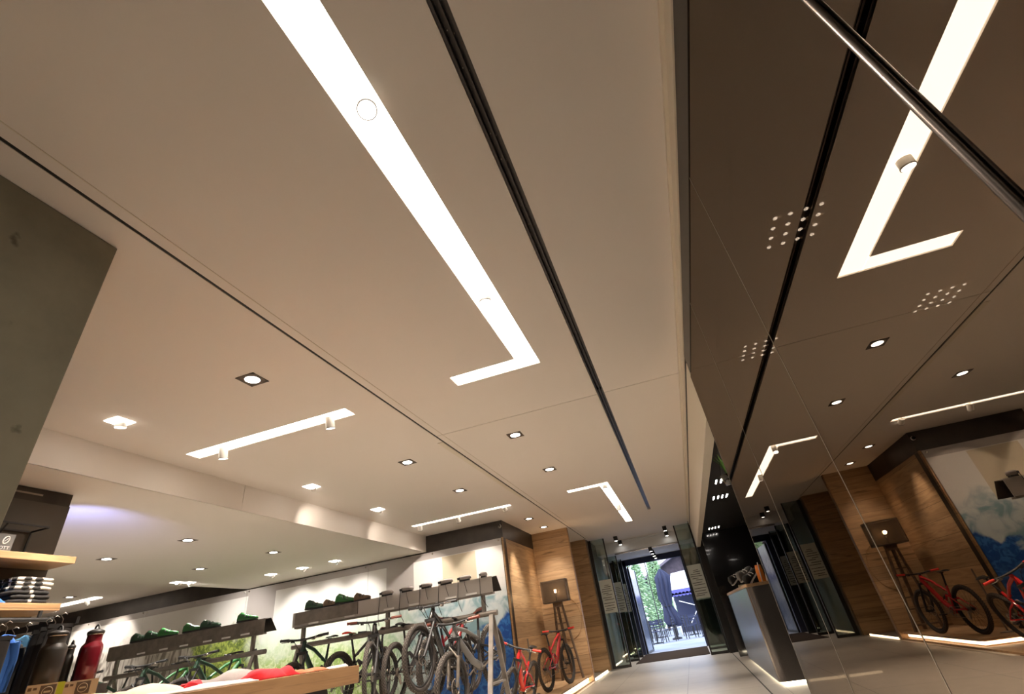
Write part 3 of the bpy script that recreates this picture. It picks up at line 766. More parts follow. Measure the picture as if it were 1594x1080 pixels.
def m_rear():
    mb = MB()
    for s in (-1, 1):
        mb.tube([(0.42, 0.03 * s, 0.37), (0.25, 0.062 * s, 0.375), (0, 0.068 * s, WR)], [0.017, 0.014, 0.012], 10)
        mb.tube([(0.40, 0.025 * s, 0.60), (0.24, 0.055 * s, 0.53), (0.02, 0.068 * s, WR + 0.02)], [0.014, 0.012, 0.010], 10)
        mb.bar((0.40, 0.034 * s, 0.60), (0.46, 0.034 * s, 0.52), 0.010, 0.035)
    mb.tube([(0.23, -0.05, 0.53), (0.23, 0.05, 0.53)], 0.010, 8)
    return mb
def m_shock():
    return MB().tube([(0.44, 0, 0.60), (0.545, 0, 0.56)], 0.022, 12).tube([(0.545, 0, 0.56), (0.62, 0, 0.53)], 0.010, 10)
def m_fork():
    mb = MB(); mb.box(0.93, 0.985, -0.075, 0.075, 0.800, 0.835)
    for s in (-1, 1): mb.tube([(0.957, 0.065 * s, 0.82), (1.06, 0.065 * s, 0.60)], 0.017, 10)
    return mb
def m_lowers():
    mb = MB()
    for s in (-1, 1): mb.tube([(1.035, 0.065 * s, 0.652), (1.125, 0.065 * s, 0.455), (HX + 0.004, 0.062 * s, WR)], [0.023, 0.021, 0.016], 10)
    mb.tube([(1.06, -0.065, 0.64), (1.10, 0, 0.765), (1.06, 0.065, 0.64)], 0.011, 8)
    return mb
def m_bar():
    mb = MB(); mb.tube([(0.902, 0, 0.955), (0.895, 0, 0.985)], 0.019, 12); mb.tube([(0.898, 0, 0.975), (0.945, 0, 0.985)], 0.019, 10)
    mb.tube([(0.945, -0.24, 1.005), (0.952, -0.10, 0.988), (0.955, 0, 0.985), (0.952, 0.10, 0.988), (0.945, 0.24, 1.005)], 0.014, 10)
    return mb
def m_grip(s):
    mb = MB(); mb.tube([(0.945, 0.235 * s, 1.005), (0.925, 0.375 * s, 1.012)], 0.0175, 12); mb.tube([(0.9255, 0.37 * s, 1.012), (0.925, 0.378 * s, 1.012)], 0.021, 12); return mb
def m_lever(s):
    return (MB().tube([(0.957, 0.205 * s, 0.995), (0.985, 0.215 * s, 0.985)], 0.012, 8).tube([(0.985, 0.21 * s, 0.985), (1.0, 0.255 * s, 0.982), (0.985, 0.32 * s, 0.985)], 0.005, 6)
            .box(0.94, 0.975, 0.165 * s - 0.018, 0.165 * s + 0.018, 0.965, 0.988))
def m_cables():
    mb = MB()
    for s, z in ((-1, 0.93), (1, 0.93), (-0.6, 0.90)):
        mb.tube([(0.985, 0.20 * s, 0.985), (1.05, 0.14 * s, 0.995), (1.06, 0.06 * s, z + 0.03), (0.98, 0.04 * s, z - 0.06), (0.90, 0.036 * s, 0.84)], 0.0032, 6)
    return mb
def m_post(): return MB().tube([(0.312, 0, 0.735), (0.245, 0, 0.945)], 0.0155, 12).box(0.215, 0.275, -0.02, 0.02, 0.938, 0.955).tube([(0.150, 0.022, 0.962), (0.33, 0.022, 0.962)], 0.004, 6).tube([(0.150, -0.022, 0.962), (0.33, -0.022, 0.962)], 0.004, 6)
def m_saddle():
    mb = MB(); st = [(0.085, .040, .975, .020), (0.10, .066, .986, .026), (0.135, .073, .989, .028), (0.18, .062, .985, .026), (0.22, .040, .981, .022), (0.27, .026, .979, .019), (0.33, .021, .976, .018), (0.355, .014, .970, .012)]
    seg = 14; vs = []
    for x, w, zt, h in st:
        for k in range(seg):
            t = 2 * PI * k / seg; vs.append((x, w * math.cos(t), zt - h * 0.5 + (h * 0.5 if math.sin(t) > 0 else h * 0.35) * math.sin(t) - (0.010 * abs(math.cos(t)))))
    fs = [(i * seg + k, i * seg + (k + 1) % seg, (i + 1) * seg + (k + 1) % seg, (i + 1) * seg + k) for i in range(len(st) - 1) for k in range(seg)]
    mb.add(vs, fs + [tuple(range(seg - 1, -1, -1)), tuple(range((len(st) - 1) * seg, len(st) * seg))], True); return mb
def m_crank():
    mb = MB(); n = 30
    mb.tube([(BB[0] + 0.07 * math.cos(2 * PI * i / n), -0.055, BB[2] + 0.07 * math.sin(2 * PI * i / n)) for i in range(n)], 0.006, 6, closed=True)
    for i in range(4): mb.bar((BB[0], -0.055, BB[2]), (BB[0] + 0.07 * math.cos(PI * i / 2 + .4), -0.055, BB[2] + 0.07 * math.sin(PI * i / 2 + .4)), 0.010, 0.006)
    mb.bar((BB[0], -0.072, BB[2]), (BB[0] + 0.165, -0.078, BB[2] - 0.03), 0.024, 0.012); mb.bar((BB[0], 0.062, BB[2]), (BB[0] - 0.165, 0.075, BB[2] + 0.03), 0.024, 0.012)
    mb.tube([(BB[0], -0.075, BB[2]), (BB[0], 0.066, BB[2])], 0.013, 12); return mb
def m_pedal(s):
    x, z = (BB[0] + 0.165, BB[2] - 0.03) if s < 0 else (BB[0] - 0.165, BB[2] + 0.03)
    return MB().box(x - 0.045, x + 0.045, s * 0.135 - 0.045, s * 0.135 + 0.045, z - 0.009, z + 0.009)
def m_chain():
    mb = MB(); mb.tube([(BB[0] + 0.01, -0.055, BB[2] + 0.073), (0.01, -0.045, WR + 0.048), (-0.048, -0.045, WR), (0.0, -0.045, WR - 0.05), (0.03, -0.05, WR - 0.12), (0.06, -0.05, WR - 0.13), (BB[0], -0.055, BB[2] - 0.073)], 0.004, 6)
    for i, r in enumerate((0.02, 0.028, 0.036, 0.045, 0.055)): mb.tube([(0, -0.034 - 0.004 * (4 - i), 0), (0, -0.0365 - 0.004 * (4 - i), 0)], r, 20)
    v = mb.v; n0 = 7 * 6 + 12
    mb.v = v[:n0] + [(x, y, z + WR) for x, y, z in v[n0:]]
    mb.bar((0.0, -0.07, WR - 0.03), (0.05, -0.06, WR - 0.14), 0.02, 0.03); return mb
def make_bike(label, loc, heading, frame='dark', grip='black', saddle='black', lean=0.0, pitch=0.0, scale=0.9, lift=0.0, group=None, steer=0, pivot=None, fork='black', bottle=False):
    """heading: rotation about z of the bike's forward (+x) axis"""
    t = thing('mountain_bike', label, 'bicycle', group=group)
    R_ = Matrix.Translation(loc) @ Matrix.Rotation(heading, 4, 'Z') @ Matrix.Rotation(lean, 4, 'X') @ Matrix.Rotation(pitch, 4, 'Y') @ Matrix.Scale(scale, 4)
    if pivot is not None: R_ = R_ @ Matrix.Translation((-pivot[0], -pivot[1], -pivot[2]))
    t.matrix_world = R_
    fm = M[{'dark': 'gloss_black', 'red': 'red', 'dark_red': 'dark_red', 'green': 'green', 'grey': 'grey_paint', 'dark_green': 'dark_green'}[frame]]
    def part(n, fn, mat, parent=t, key=None): return link(n, cached(key or n, fn, mat), parent)
    fr = part('frame', m_frame, fm); part('rear_triangle', m_rear, fm if frame in ('red', 'green') else M['black'], fr); part('rear_shock', m_shock, M['black'], fr)
    fk = part('fork', m_fork, M['black']); part('fork_legs', m_lowers, M[fork], fk)
    for x in (0, HX):
        w = part('wheel', m_rim, M['black']); w.location = (x, 0, WR); w.rotation_euler = (0, random.uniform(0, 6), 0)
        tr = part('tyre', m_tyre, M['rubber'], w); kn = part('tyre_tread', m_knobs, M['knob'], w)
        part('spokes', m_spokes, M['black'], w); part('brake_disc', lambda: m_disc(0.085), M['steel'], w)
    hb = part('handlebar', m_bar, M['black'])
    for s in (-1, 1):
        part('grip', lambda s=s: m_grip(s), M[{'black': 'black', 'red': 'red_grip', 'brown': 'brown_leather'}[grip]], hb, 'grip%d' % s)
        part('brake_lever', lambda s=s: m_lever(s), M['steel'] if s > 0 else M['black'], hb, 'lever%d' % s)
    part('cables', m_cables, M['black'], hb)
    part('seat_post', m_post, M['black']); part('saddle', m_saddle, M[saddle])
    cr = part('crankset', m_crank, M['steel']); part('chain', m_chain, M['steel'], cr)
    for s in (-1, 1): part('pedal', lambda s=s: m_pedal(s), M['black'], cr, 'pedal%d' % s)
    return t

# ------------------------------------------------------------------ bike racks
RY = 6.6
def bike_rack(label, x0, x1, rail, tray0, trayb, trayt, legs, posts, perf):
    t = thing('bike_rack', label, 'bike rack', (x0, RY, 0), group='steel bike racks with display trays')
    w = x1 - x0
    MB().tube([(-0.04, 0, rail), (w + 0.04, 0, rail)], 0.032, 14).build('rail', M['rack_steel'], t)
    for x in legs:
        for s in (-1, 1):
            MB().bar((x - x0, 0.015 * s, rail - 0.02), (x - x0, 0.46 * s, 0.0), 0.055, 0.03).build('leg', M['rack_steel'], t)
        MB().bar((x - x0, -0.23, rail * 0.42), (x - x0, 0.23, rail * 0.42), 0.04, 0.02).build('crossbar', M['rack_steel'], t)
    for x in posts: MB().bar((x - x0, 0.0, rail), (x - x0, 0.0, trayb + 0.02), 0.045, 0.045).build('post', M['rack_steel'], t)
    a, b_ = tray0[0] - x0, tray0[1] - x0
    mb = MB().prism([(-0.035, trayb), (-0.035, trayt), (0.03, trayt), (0.03, trayt - 0.008), (-0.025, trayt - 0.008), (-0.025, trayb)], a, b_, 'X')
    mb2 = MB().prism([(0.03, trayt), (0.17, trayb + 0.02), (0.162, trayb + 0.015), (0.03, trayt - 0.01)], a, b_ + 0.05, 'X')
    tr = mb.build('display_tray', perf, t); mb2.build('tray_back', M['dark_sheet'], tr)
    MB().prism([(-0.045, trayb - 0.02), (-0.045, trayb), (0.03, trayb), (0.03, trayb - 0.02)], a + 0.05, b_, 'X').build('tray_lip', M['rack_steel'], tr)
    return t, tr
r1, tr1 = bike_rack('bare steel bike rack next to the blue ridge print, with a perforated tray on top', -5.50, -2.42, 1.275, (-5.55, -2.40), 1.515, 1.705,
          [-5.42, -2.46], [-5.37, -3.99, -2.56], M['perforated'])
r2, tr2 = bike_rack('bare steel bike rack in front of the grey rock print, behind the clothes table', -9.05, -6.05, 1.285, (-9.12, -6.05), 1.53, 1.715,
          [-8.9, -6.2], [-8.9, -6.25], M['rack_steel'])
MB().box(0.0, 1.05, -0.05, -0.036, 1.545, 1.70).build('tray_cover_plate', M['rack_steel'], tr1)
for tr_, xs_, x0, z in ((tr1, (-5.25, -4.65, -4.02, -3.63, -3.08, -2.78), -5.5, 1.522), (tr2, (-8.45, -8.0, -7.6, -7.15, -6.8, -6.45), -9.05, 1.537)):
    for x in xs_: MB().box(x - x0, x - x0 + 0.16, -0.056, -0.051, z, z + 0.022).build('price_label', M['white'], tr_)

# shoes
def m_shoe():
    mb = MB(); st = [(-0.13, .030, .0, .05), (-0.125, .034, .0, .085), (-0.09, .037, .0, .115), (-0.045, .036, .0, .10), (0.0, .038, .0, .075), (0.05, .044, .0, .062), (0.09, .045, .0, .055), (0.125, .035, .005, .045), (0.145, .016, .01, .03)]
    seg = 14; vs = []
    for x, w, z0, z1 in st:
        for k in range(seg):
            t = 2 * PI * k / seg; c, s_ = math.cos(t), math.sin(t)
            vs.append((x, w * math.copysign(abs(c) ** 0.7, c), 0.014 + (z0 + z1) / 2 + (z1 - z0) / 2 * math.copysign(abs(s_) ** 0.8, s_)))
    fs = [(i * seg + k, i * seg + (k + 1) % seg, (i + 1) * seg + (k + 1) % seg, (i + 1) * seg + k) for i in range(len(st) - 1) for k in range(seg)]
    return mb.add(vs, fs + [tuple(range(seg - 1, -1, -1)), tuple(range((len(st) - 1) * seg, len(st) * seg))], True)
def m_sole():
    out = [(-0.135, .0), (-0.13, .03), (-0.08, .036), (-0.02, .031), (0.05, .044), (0.1, .044), (0.14, .025), (0.152, 0)]
    poly = out + [(x, -y) for x, y in reversed(out[1:-1])]
    return MB().prism(poly, 0.0, 0.018, 'Z')
def m_strap(x, z):
    return MB().tube([(x, -0.041, z - 0.03), (x - 0.004, -0.032, z), (x - 0.008, 0, z + 0.014), (x - 0.004, 0.032, z), (x, 0.041, z - 0.03)], [0.007] * 5, 8)
def shoe(label, loc, rotz, upper='green', sole='black', strap='black', group='cycling shoes on the trays', tilt=0.0, roll=0.0, scale=1.0):
    t = thing('cycling_shoe', label, 'shoe', loc, (roll, tilt, rotz), group, scale)
    u = link('upper', cached('upper', m_shoe, M[upper]), t); link('sole', cached('sole', m_sole, M[sole]), t)
    link('strap', cached('strap_a', lambda: m_strap(0.03, 0.072), M[strap]), u); link('strap', cached('strap_b', lambda: m_strap(-0.02, 0.088), M[strap]), u)
    return t
TT1, TT2 = 1.706, 1.716
shoe('green and black cycling shoe at the left end of the right rack tray', (-5.20, RY - 0.01, TT1), 0.35, 'dark_green', tilt=0.05, scale=1.05)
shoe('brown-grey low shoe between the two green shoes on the right rack tray', (-4.935, RY, TT1), 0.1, 'wood_old', scale=0.85)
shoe('bright green cycling shoe on the right rack tray, second green one', (-4.68, RY - 0.01, TT1), 0.35, 'green', tilt=0.05, scale=1.1)
shoe('brown-grey low shoe right of the bright green shoe on the right rack tray', (-4.41, RY, TT1), 0.1, 'wood_old', scale=0.9)
for i, (x, u) in enumerate(((-8.52, 'dark_green'), (-8.24, 'dark_green'), (-7.96, 'green'), (-7.46, 'green'), (-7.12, 'dark_green'), (-6.42, 'green'))):
    lab = ['leftmost black-green shoe on the left rack tray', 'second black-green shoe from the left on the left rack tray', 'third shoe from the left on the left rack tray, brighter green',
           'fourth shoe from the left on the left rack tray, brighter green, after a gap', 'dark green shoe right of the middle on the left rack tray', 'green and black shoe at the right end of the left rack tray'][i]
    shoe(lab, (x, RY, TT2), 0.3, u, group='green shoes on the left rack tray', scale=1.1)
# retracting cable reels with tethers
def reel(label, x, w=0.19, hook=None, two=True):
    t = thing('cable_reel', label, 'cable reel', (x, RY - 0.01, TT1), group='security cable reels on the right rack tray')
    a = w / 2
    body = MB().lathe([(0, 0.018), (0.8, 0.018), (1.0, 0.026), (1.0, 0.045), (0.85, 0.062), (0.4, 0.068), (0, 0.068)], seg=28)
    body.v = [(vx * a, vy * 0.055, vz) for vx, vy, vz in body.v]
    body.build('body', M['grey_cloth'], t)
    MB().box(-a * 0.95, -a * 0.1, -0.047, -0.03, 0.022, 0.05).build('face', M['black'], t)
    MB().box(-a * 0.7, a * 0.7, -0.03, 0.03, 0, 0.02).build('foot', M['black'], t)
    hx = hook if hook is not None else 0.02
    MB().tube([(-a * 0.8, -0.045, 0.03), (-a * 0.85, -0.052, -0.06), (-a * 0.95, -0.058, -0.18), (-a * 0.9 + hx * 0.3, -0.06, -0.26), (-a * 0.6 + hx, -0.05, -0.36)], 0.004, 6).build('cable', M['black'], t)
    if two: MB().tube([(a * 0.1, -0.045, 0.03), (a * 0.2, -0.050, -0.05), (a * 0.5, -0.055, -0.15)], 0.003, 6).build('cable', M['black'], t)
RLAB = ['leftmost flat grey cable reel, beside the brown-grey shoe', 'second flat grey cable reel from the left', 'third flat grey cable reel, above the black saddle', 'fourth flat grey cable reel with a very long cable',
        'fifth flat grey cable reel, right of the long-cable one', 'smallest dark cable reel at the right end of the tray']
for i, (x, w, h) in enumerate(((-4.00, .2, -.03), (-3.68, .2, .03), (-3.38, .18, .06), (-3.08, .21, .0), (-2.80, .19, .01), (-2.52, .10, .07))): reel(RLAB[i], x, w, h, i < 5)

# bikes in the right rack; the saddles hook over the rail
PIV = (0.27, 0, 0.945)          # where the saddle meets the rail
GR = 'bikes hanging by their saddles in the right rack'
N_, S_ = PI / 2, -PI / 2        # facing the street side / facing the camera
zr = 1.275 + 0.03
make_bike('bike with dark green frame, handlebar over the clothes table, leftmost in the right rack', (-4.93, RY, zr), S_ + 0.10, 'dark_green', 'black', 'black', pivot=PIV, pitch=0.05, group=GR)
make_bike('black bike with red saddle facing the wall in the right rack', (-4.55, RY, zr), N_ - 0.05, 'dark', 'black', 'red', pivot=PIV, pitch=0.03, group=GR)
make_bike('black bike with brown saddle and a big knobbly wheel beside the wooden table end', (-4.07, RY, zr), S_ + 0.38, 'dark', 'brown', 'brown_leather', pivot=PIV, pitch=-0.05, group=GR)
make_bike('black bike with black saddle facing the wall, left of the raised wheel', (-3.74, RY, zr), N_ + 0.06, 'dark', 'black', 'black', pivot=PIV, pitch=0.03, group=GR)
make_bike('bike hung highest with its knobbly wheel above the rail', (-2.96, RY - 0.05, zr - 0.04), S_ - 0.06, 'dark', 'black', 'black', pivot=PIV, pitch=-0.20, group=GR)
make_bike('black bike with dark red saddle facing the wall, right of the raised wheel', (-3.20, RY, zr), N_ - 0.08, 'dark_red', 'black', 'dark_red', pivot=PIV, pitch=0.03, group=GR)
make_bike('grey and red bike facing the camera between the raised wheel and the rack leg', (-2.66, RY - 0.02, zr), S_ - 0.10, 'grey', 'brown', 'brown_leather', pivot=PIV, pitch=0.22, group=GR, fork='steel', scale=0.95)
GL = 'bikes hanging by their saddles in the left rack'
for i, x in enumerate((-8.6, -8.1, -7.6, -7.1, -6.6)):
    lab = ['leftmost dark green bike in the left rack, behind the red flask', 'second bike from the left in the left rack', 'middle bike in the left rack, behind the cream shirt',
           'second bike from the right in the left rack, with a green frame', 'bike at the right end of the left rack, before the grey leg'][i]
    make_bike(lab, (x, RY, 1.285 + 0.03), (N_ if i % 2 else S_) + 0.1 * ((i % 3) - 1), ('dark_green', 'green')[i % 2], 'black', 'black', pivot=PIV, pitch=0.03, group=GL, scale=0.9)

# two red bikes at the niche
dirn = math.atan2(0.95, 0.36)
make_bike('bright red mountain bike standing on the plinth in the wooden niche', (-2.62, 9.42, 0.125), 1.415, 'red', 'red', 'black', scale=0.86)
make_bike('red mountain bike leaning beside the bike rack, in front of the blue print', (-2.74, 8.50, 0.035), -PI / 2 - 0.02, 'red', 'red', 'black', lean=-0.32, scale=0.85)
# steel floor stands that hold them
def bike_stand(label, x, y, z, rz):
    t = thing('bike_stand', label, 'bike stand', (x, y, z), (0, 0, rz), 'low bike stands')
    MB().tube([(-0.16, -0.14, 0.01), (0.12, -0.14, 0.01), (0.12, 0.14, 0.01), (-0.16, 0.14, 0.01)], 0.008, 8).build('base', M['black'], t)
    MB().tube([(0.0, -0.10, 0.01), (0.02, -0.09, 0.26), (0.02, -0.09, 0.30)], 0.007, 8).tube([(0.0, -0.14, 0.01), (0.0, -0.10, 0.01)], 0.007, 8).build('upright', M['black'], t)
t = thing('security_post', 'thin grey steel post standing between the two red bikes', 'post', (-2.86, 9.35, 0.126))
MB().tube([(0, 0, 0), (0, 0, 0.80)], 0.012, 10).build('pole', M['steel'], t); MB().lathe([(0, 0), (0.09, 0), (0.09, 0.008), (0.012, 0.02)]).build('foot', M['steel'], t)

# ------------------------------------------------------------------ tripod lantern
t = thing('floor_lantern', 'wire-box lantern with glowing filament bulb on an old wooden tripod', 'floor lamp', (-2.69, 11.30, 0.125))
z0, z1 = 1.39, 1.80; a, d_ = 0.275, 0.12
fr = MB()
for sx in (-1, 1):
    for sy in (-1, 1): fr.bar((sx * a, sy * d_, z0), (sx * a, sy * d_, z1), 0.016)
for z in (z0, z1):
    for s in (-1, 1): fr.bar((-a, s * d_, z), (a, s * d_, z), 0.016).bar((s * a, -d_, z), (s * a, d_, z), 0.016)
fr.build('lantern_frame', M['lamp_frame'], t)
MB().box(-a, a, -d_ - 0.002, -d_ + 0.002, z0, z1).box(-a, a, d_ - 0.002, d_ + 0.002, z0, z1).box(-a - .002, -a + .002, -d_, d_, z0, z1).box(a - .002, a + .002, -d_, d_, z0, z1).build('wire_mesh_panel', M['wire_mesh'], t)
MB().box(-a, a, -d_, d_, z0 - 0.012, z0).build('bottom_plate', M['dark_sheet'], t)
bl = MB().lathe([(0.0, 0.16), (0.03, 0.165), (0.042, 0.20), (0.04, 0.235), (0.02, 0.26), (0.0, 0.265)], (0, 0, z0)).build('bulb', M['bulb_glass'], t)
MB().tube([(0, 0, z0), (0, 0, z0 + 0.16)], 0.016, 12).build('socket', M['black'], t)
MB().tube([(-0.012, 0, z0 + 0.175), (-0.016, 0, z0 + 0.235), (0, 0, z0 + 0.205), (0.016, 0, z0 + 0.235), (0.012, 0, z0 + 0.175)], 0.006, 8).build('filament', M['filament'], bl)
pl = bpy.data.lights.new('bulb_glow', 'POINT'); pl.energy = 6; pl.color = (1, 0.66, 0.35); pl.shadow_soft_size = 0.03
po = bpy.data.objects.new('bulb_glow', pl); COL.objects.link(po); po.parent = t; po.location = (0, -0.06, z0 + 0.21)
for x0_, x1_, y1_ in ((-0.07, -0.13, -0.05), (0.09, 0.30, -0.05), (-0.01, 0.02, 0.32)):
    MB().bar((x0_, 0, z0 - 0.01), (x1_, y1_, 0.0), 0.055, 0.03).build('leg', M['wood_old'], t)
for zz in (0.98, 0.52, 0.34, 0.10):
    f = 1 - zz / (z0 - .01)
    MB().bar((-0.07 - 0.06 * f, -0.05 * f - 0.03, zz), (0.09 + 0.21 * f, -0.05 * f - 0.03, zz), 0.05, 0.022).build('brace', M['wood_old'], t)
MB().prism([(-0.10, z0 - 0.012), (0.12, z0 - 0.012), (0.10, z0 - 0.10), (-0.08, z0 - 0.10)], -0.03, 0.03, 'Y').build('head_block', M['wood_old'], t)
n = 40
o = MB().tube([(-2.60 + 0.30 * math.cos(2 * PI * i / n), 11.722, 1.19 + 0.40 * math.sin(2 * PI * i / n)) for i in range(n)], 0.008, 6, closed=True).build('wall_emblem', M['wood_plain'])
tag(o, 'faint oval ring emblem on the wooden niche wall behind the tripod', 'emblem')

# ------------------------------------------------------------------ display table with folded clothes
t = thing('display_table', 'oak-topped display table edge at eye height with a dark base', 'table', (-2.72, 2.15, 0))
o = MB().box(-0.72, 0.72, -0.84, 0.835, 0.850, 0.9385).build('table_top', M['table_oak'], t); bevel(o, 0.003)
MB().box(-0.62, 0.60, -0.76, 0.70, 0.06, 0.850).build('cabinet', M['black'], t)
MB().box(-0.58, 0.56, -0.72, 0.66, 0.0, 0.06).build('plinth', M['black'], t)
TOPZ = 0.9395
def crumple(name, label, mat, x, y, sx, sy, h, rz=0, seed=0, z=TOPZ, sub=None):
    rnd = random.Random(seed); n = 18; ph = [rnd.uniform(0, 6) for _ in range(6)]
    vs = []; fs = []
    def H(u, v):
        e = min(1, (1 - abs(u) ** 6) * 1.2) * min(1, (1 - abs(v) ** 6) * 1.2)
        w = 0.62 + 0.16 * math.sin(2.1 * u + ph[0]) + 0.12 * math.sin(3.3 * u + 2.4 * v + ph[1]) + 0.08 * math.sin(5 * v + 3 * u + ph[2]) + 0.05 * math.sin(7 * u + ph[3])
        return max(0.004, h * max(0, e) * max(0.15, w))
    for j in range(n + 1):
        for i in range(n + 1):
            u, v = 2 * i / n - 1, 2 * j / n - 1
            vs.append((u * sx + 0.02 * math.sin(4 * v + ph[4]), v * sy + 0.015 * math.sin(5 * u + ph[5]), H(u, v)))
    k = len(vs)
    vs += [(x_, y_, 0.0) for x_, y_, _ in vs]
    for j in range(n):
        for i in range(n):
            a_ = j * (n + 1) + i; fs.append((a_, a_ + 1, a_ + n + 2, a_ + n + 1)); fs.append((k + a_, k + a_ + n + 1, k + a_ + n + 2, k + a_ + 1))
    for i in range(n):
        fs.append((i, k + i, k + i + 1, i + 1)); q = n * (n + 1) + i; fs.append((q, q + 1, k + q + 1, k + q))
        a_ = i * (n + 1); fs.append((a_, a_ + n + 1, k + a_ + n + 1, k + a_)); a_ += n; fs.append((a_, k + a_, k + a_ + n + 1, a_ + n + 1))
    o = MB().add(vs, fs, True).build(name, mat, None, (x, y, z), (0, 0, rz))
    tag(o, label, 'garment', 'clothes laid out on the oak table')
    return o
crumple('folded_shirt', 'cream shirt with soft folds lying on the oak table', M['cream_cloth'], -2.62, 1.98, 0.22, 0.20, 0.060, 0.1, 1)
crumple('folded_shirt', 'grey and white shirt lying along the oak table edge', M['white_cloth'], -2.28, 2.08, 0.16, 0.22, 0.026, 0.0, 2)
crumple('folded_shirt', 'bright red crumpled garment on the oak table', M['red_cloth'], -2.22, 2.46, 0.13, 0.09, 0.055, 0.2, 3)
crumple('folded_shirt', 'dark grey garment behind the bright red one', M['grey_cloth'], -2.50, 2.52, 0.16, 0.20, 0.075, 0.4, 4)
crumple('folded_shirt', 'rust and grey garment at the far end of the oak table', M['orange_cloth'], -2.19, 2.70, 0.12, 0.08, 0.034, 0, 5)
crumple('folded_shirt', 'thin light grey garment at the table end under the bike wheel', M['white_cloth'], -2.16, 2.87, 0.11, 0.08, 0.022, 0, 6)
crumple('folded_shirt', 'small red garment between the cream and the grey-white shirts', M['red_cloth'], -2.46, 2.23, 0.07, 0.05, 0.050, 0, 7)

# flasks on a box behind the clothes
def flask(label, x, y, z, mat, h=0.262, r=0.036, lean=0.0, carton_lime=False):
    t = thing('drinks_flask', label, 'bottle', (x, y, z), group='metal drinks flasks')
    H_ = h
    MB().lathe([(0, 0), (r * .92, 0), (r, .006), (r, H_ * .60), (r * .93, H_ * .65), (r * .72, H_ * .70), (r * .69, H_ * .72), (r * .69, H_ * .83)], seg=36).build('body', mat, t)
    MB().lathe([(r * .72, H_ * .825), (r * .74, H_ * .83), (r * .74, H_ * .842), (r * .70, H_ * .845)], seg=36).build('neck_ring', M['chrome'], t)
    MB().lathe([(r * .76, H_ * .845), (r * .78, H_ * .85), (r * .78, H_ * .885), (r * .55, H_ * .91), (r * .25, H_ * .93), (0, H_ * .935)], seg=36).build('cap', M['black'], t)
    MB().tube([(-r * .35, 0, H_ * .91), (-r * .22, 0, H_ * .975), (0, 0, H_ * 1.0), (r * .22, 0, H_ * .975), (r * .35, 0, H_ * .91)], 0.005, 8).build('loop', M['black'], t)
    return t
t = thing('display_box', 'dark display box carrying the two drinks flasks on the table', 'box', (-3.32, 2.20, TOPZ))
MB().box(-0.13, 0.075, -0.22, 0.18, 0, 0.105).build('body', M['dark_cloth'], t)
flask('burgundy red metal flask with black loop cap', -3.335, 2.300, TOPZ + 0.106, M['burgundy'], 0.300, 0.054)
flask('black metal flask beside the hanging trousers', -3.30, 2.080, TOPZ + 0.106, M['flask_black'], 0.295, 0.060)
flask('small dark flask half hidden behind the burgundy flask', -3.41, 2.24, TOPZ + 0.106, M['flask_black'], 0.23, 0.024)
def tag_card(label, x, y, z, rz, lime):
    t = thing('carton', label, 'carton', (x, y, z), (0, 0, rz), 'cream cartons below the flasks')
    MB().box(-0.072, 0.072, -0.02, 0.0, 0, 0.085).build('box_front', M['card'], t)
    k = MB().box(-0.03 + 0.01, 0.03 + 0.01, -0.0215, -0.0201, 0.022, 0.078).build('label', M['lamp_frame'], t)
    n = 24; MB().tube([(0.01 + 0.020 * math.cos(2 * PI * i / n), -0.0222, 0.05 + 0.020 * math.sin(2 * PI * i / n)) for i in range(n)], 0.0016, 5, closed=True).box(-0.003, 0.023, -0.0228, -0.0216, 0.046, 0.054).build('round_mark', M['card'], k)
    MB().box(-0.066, -0.052, -0.0215, -0.0201, 0.060, 0.074).box(-0.046, -0.032, -0.0215, -0.0201, 0.062, 0.072).build('print', M['wood_old'], t)
    if lime: MB().box(0.044, 0.072, -0.022, -0.0201, 0, 0.085).build('lime_band', M['lime'], t)
CARD_POS = [(-3.195, 2.02, TOPZ, -1.2, True, 'cream carton with lime green band below the black flask'), (-3.235, 2.215, TOPZ, -1.2, False, 'cream carton with round mark below the burgundy flask')]
for x, y, z, rz, lm, lb in CARD_POS: tag_card(lb, x + 0.02, y, z + 0.045, 1.0, lm)

# ------------------------------------------------------------------ black shelf wall with oak shelves
t = thing('shelf_wall', 'tall black metal shelf wall beyond the concrete pier', 'shelving unit', (-5.40, 0.9, 0))
MB().box(-0.05, 0.0, -1.5, 2.245, 0.0, 2.60).build('back_panel', M['brown_panel'], t)
MB().box(-0.06, -0.015, -1.5, 2.245, 2.60, 2.72).build('top_box', M['dark_sheet'], t)
MB().box(-0.06, -0.012, -1.5, 2.0, 2.66, 2.675).build('reveal', M['steel'], t)
for zz, lab in ((2.035, 'upper oak shelf on the black shelf wall'), (1.665, 'lower oak shelf on the black shelf wall, under the folded shirts')):
    o = MB().box(-5.399, -5.05, -0.4, 3.13, zz, zz + 0.055).build('wall_shelf', M['wood_plain']); bevel(o, 0.003); tag(o, lab, 'shelf', 'oak shelves on the black wall')
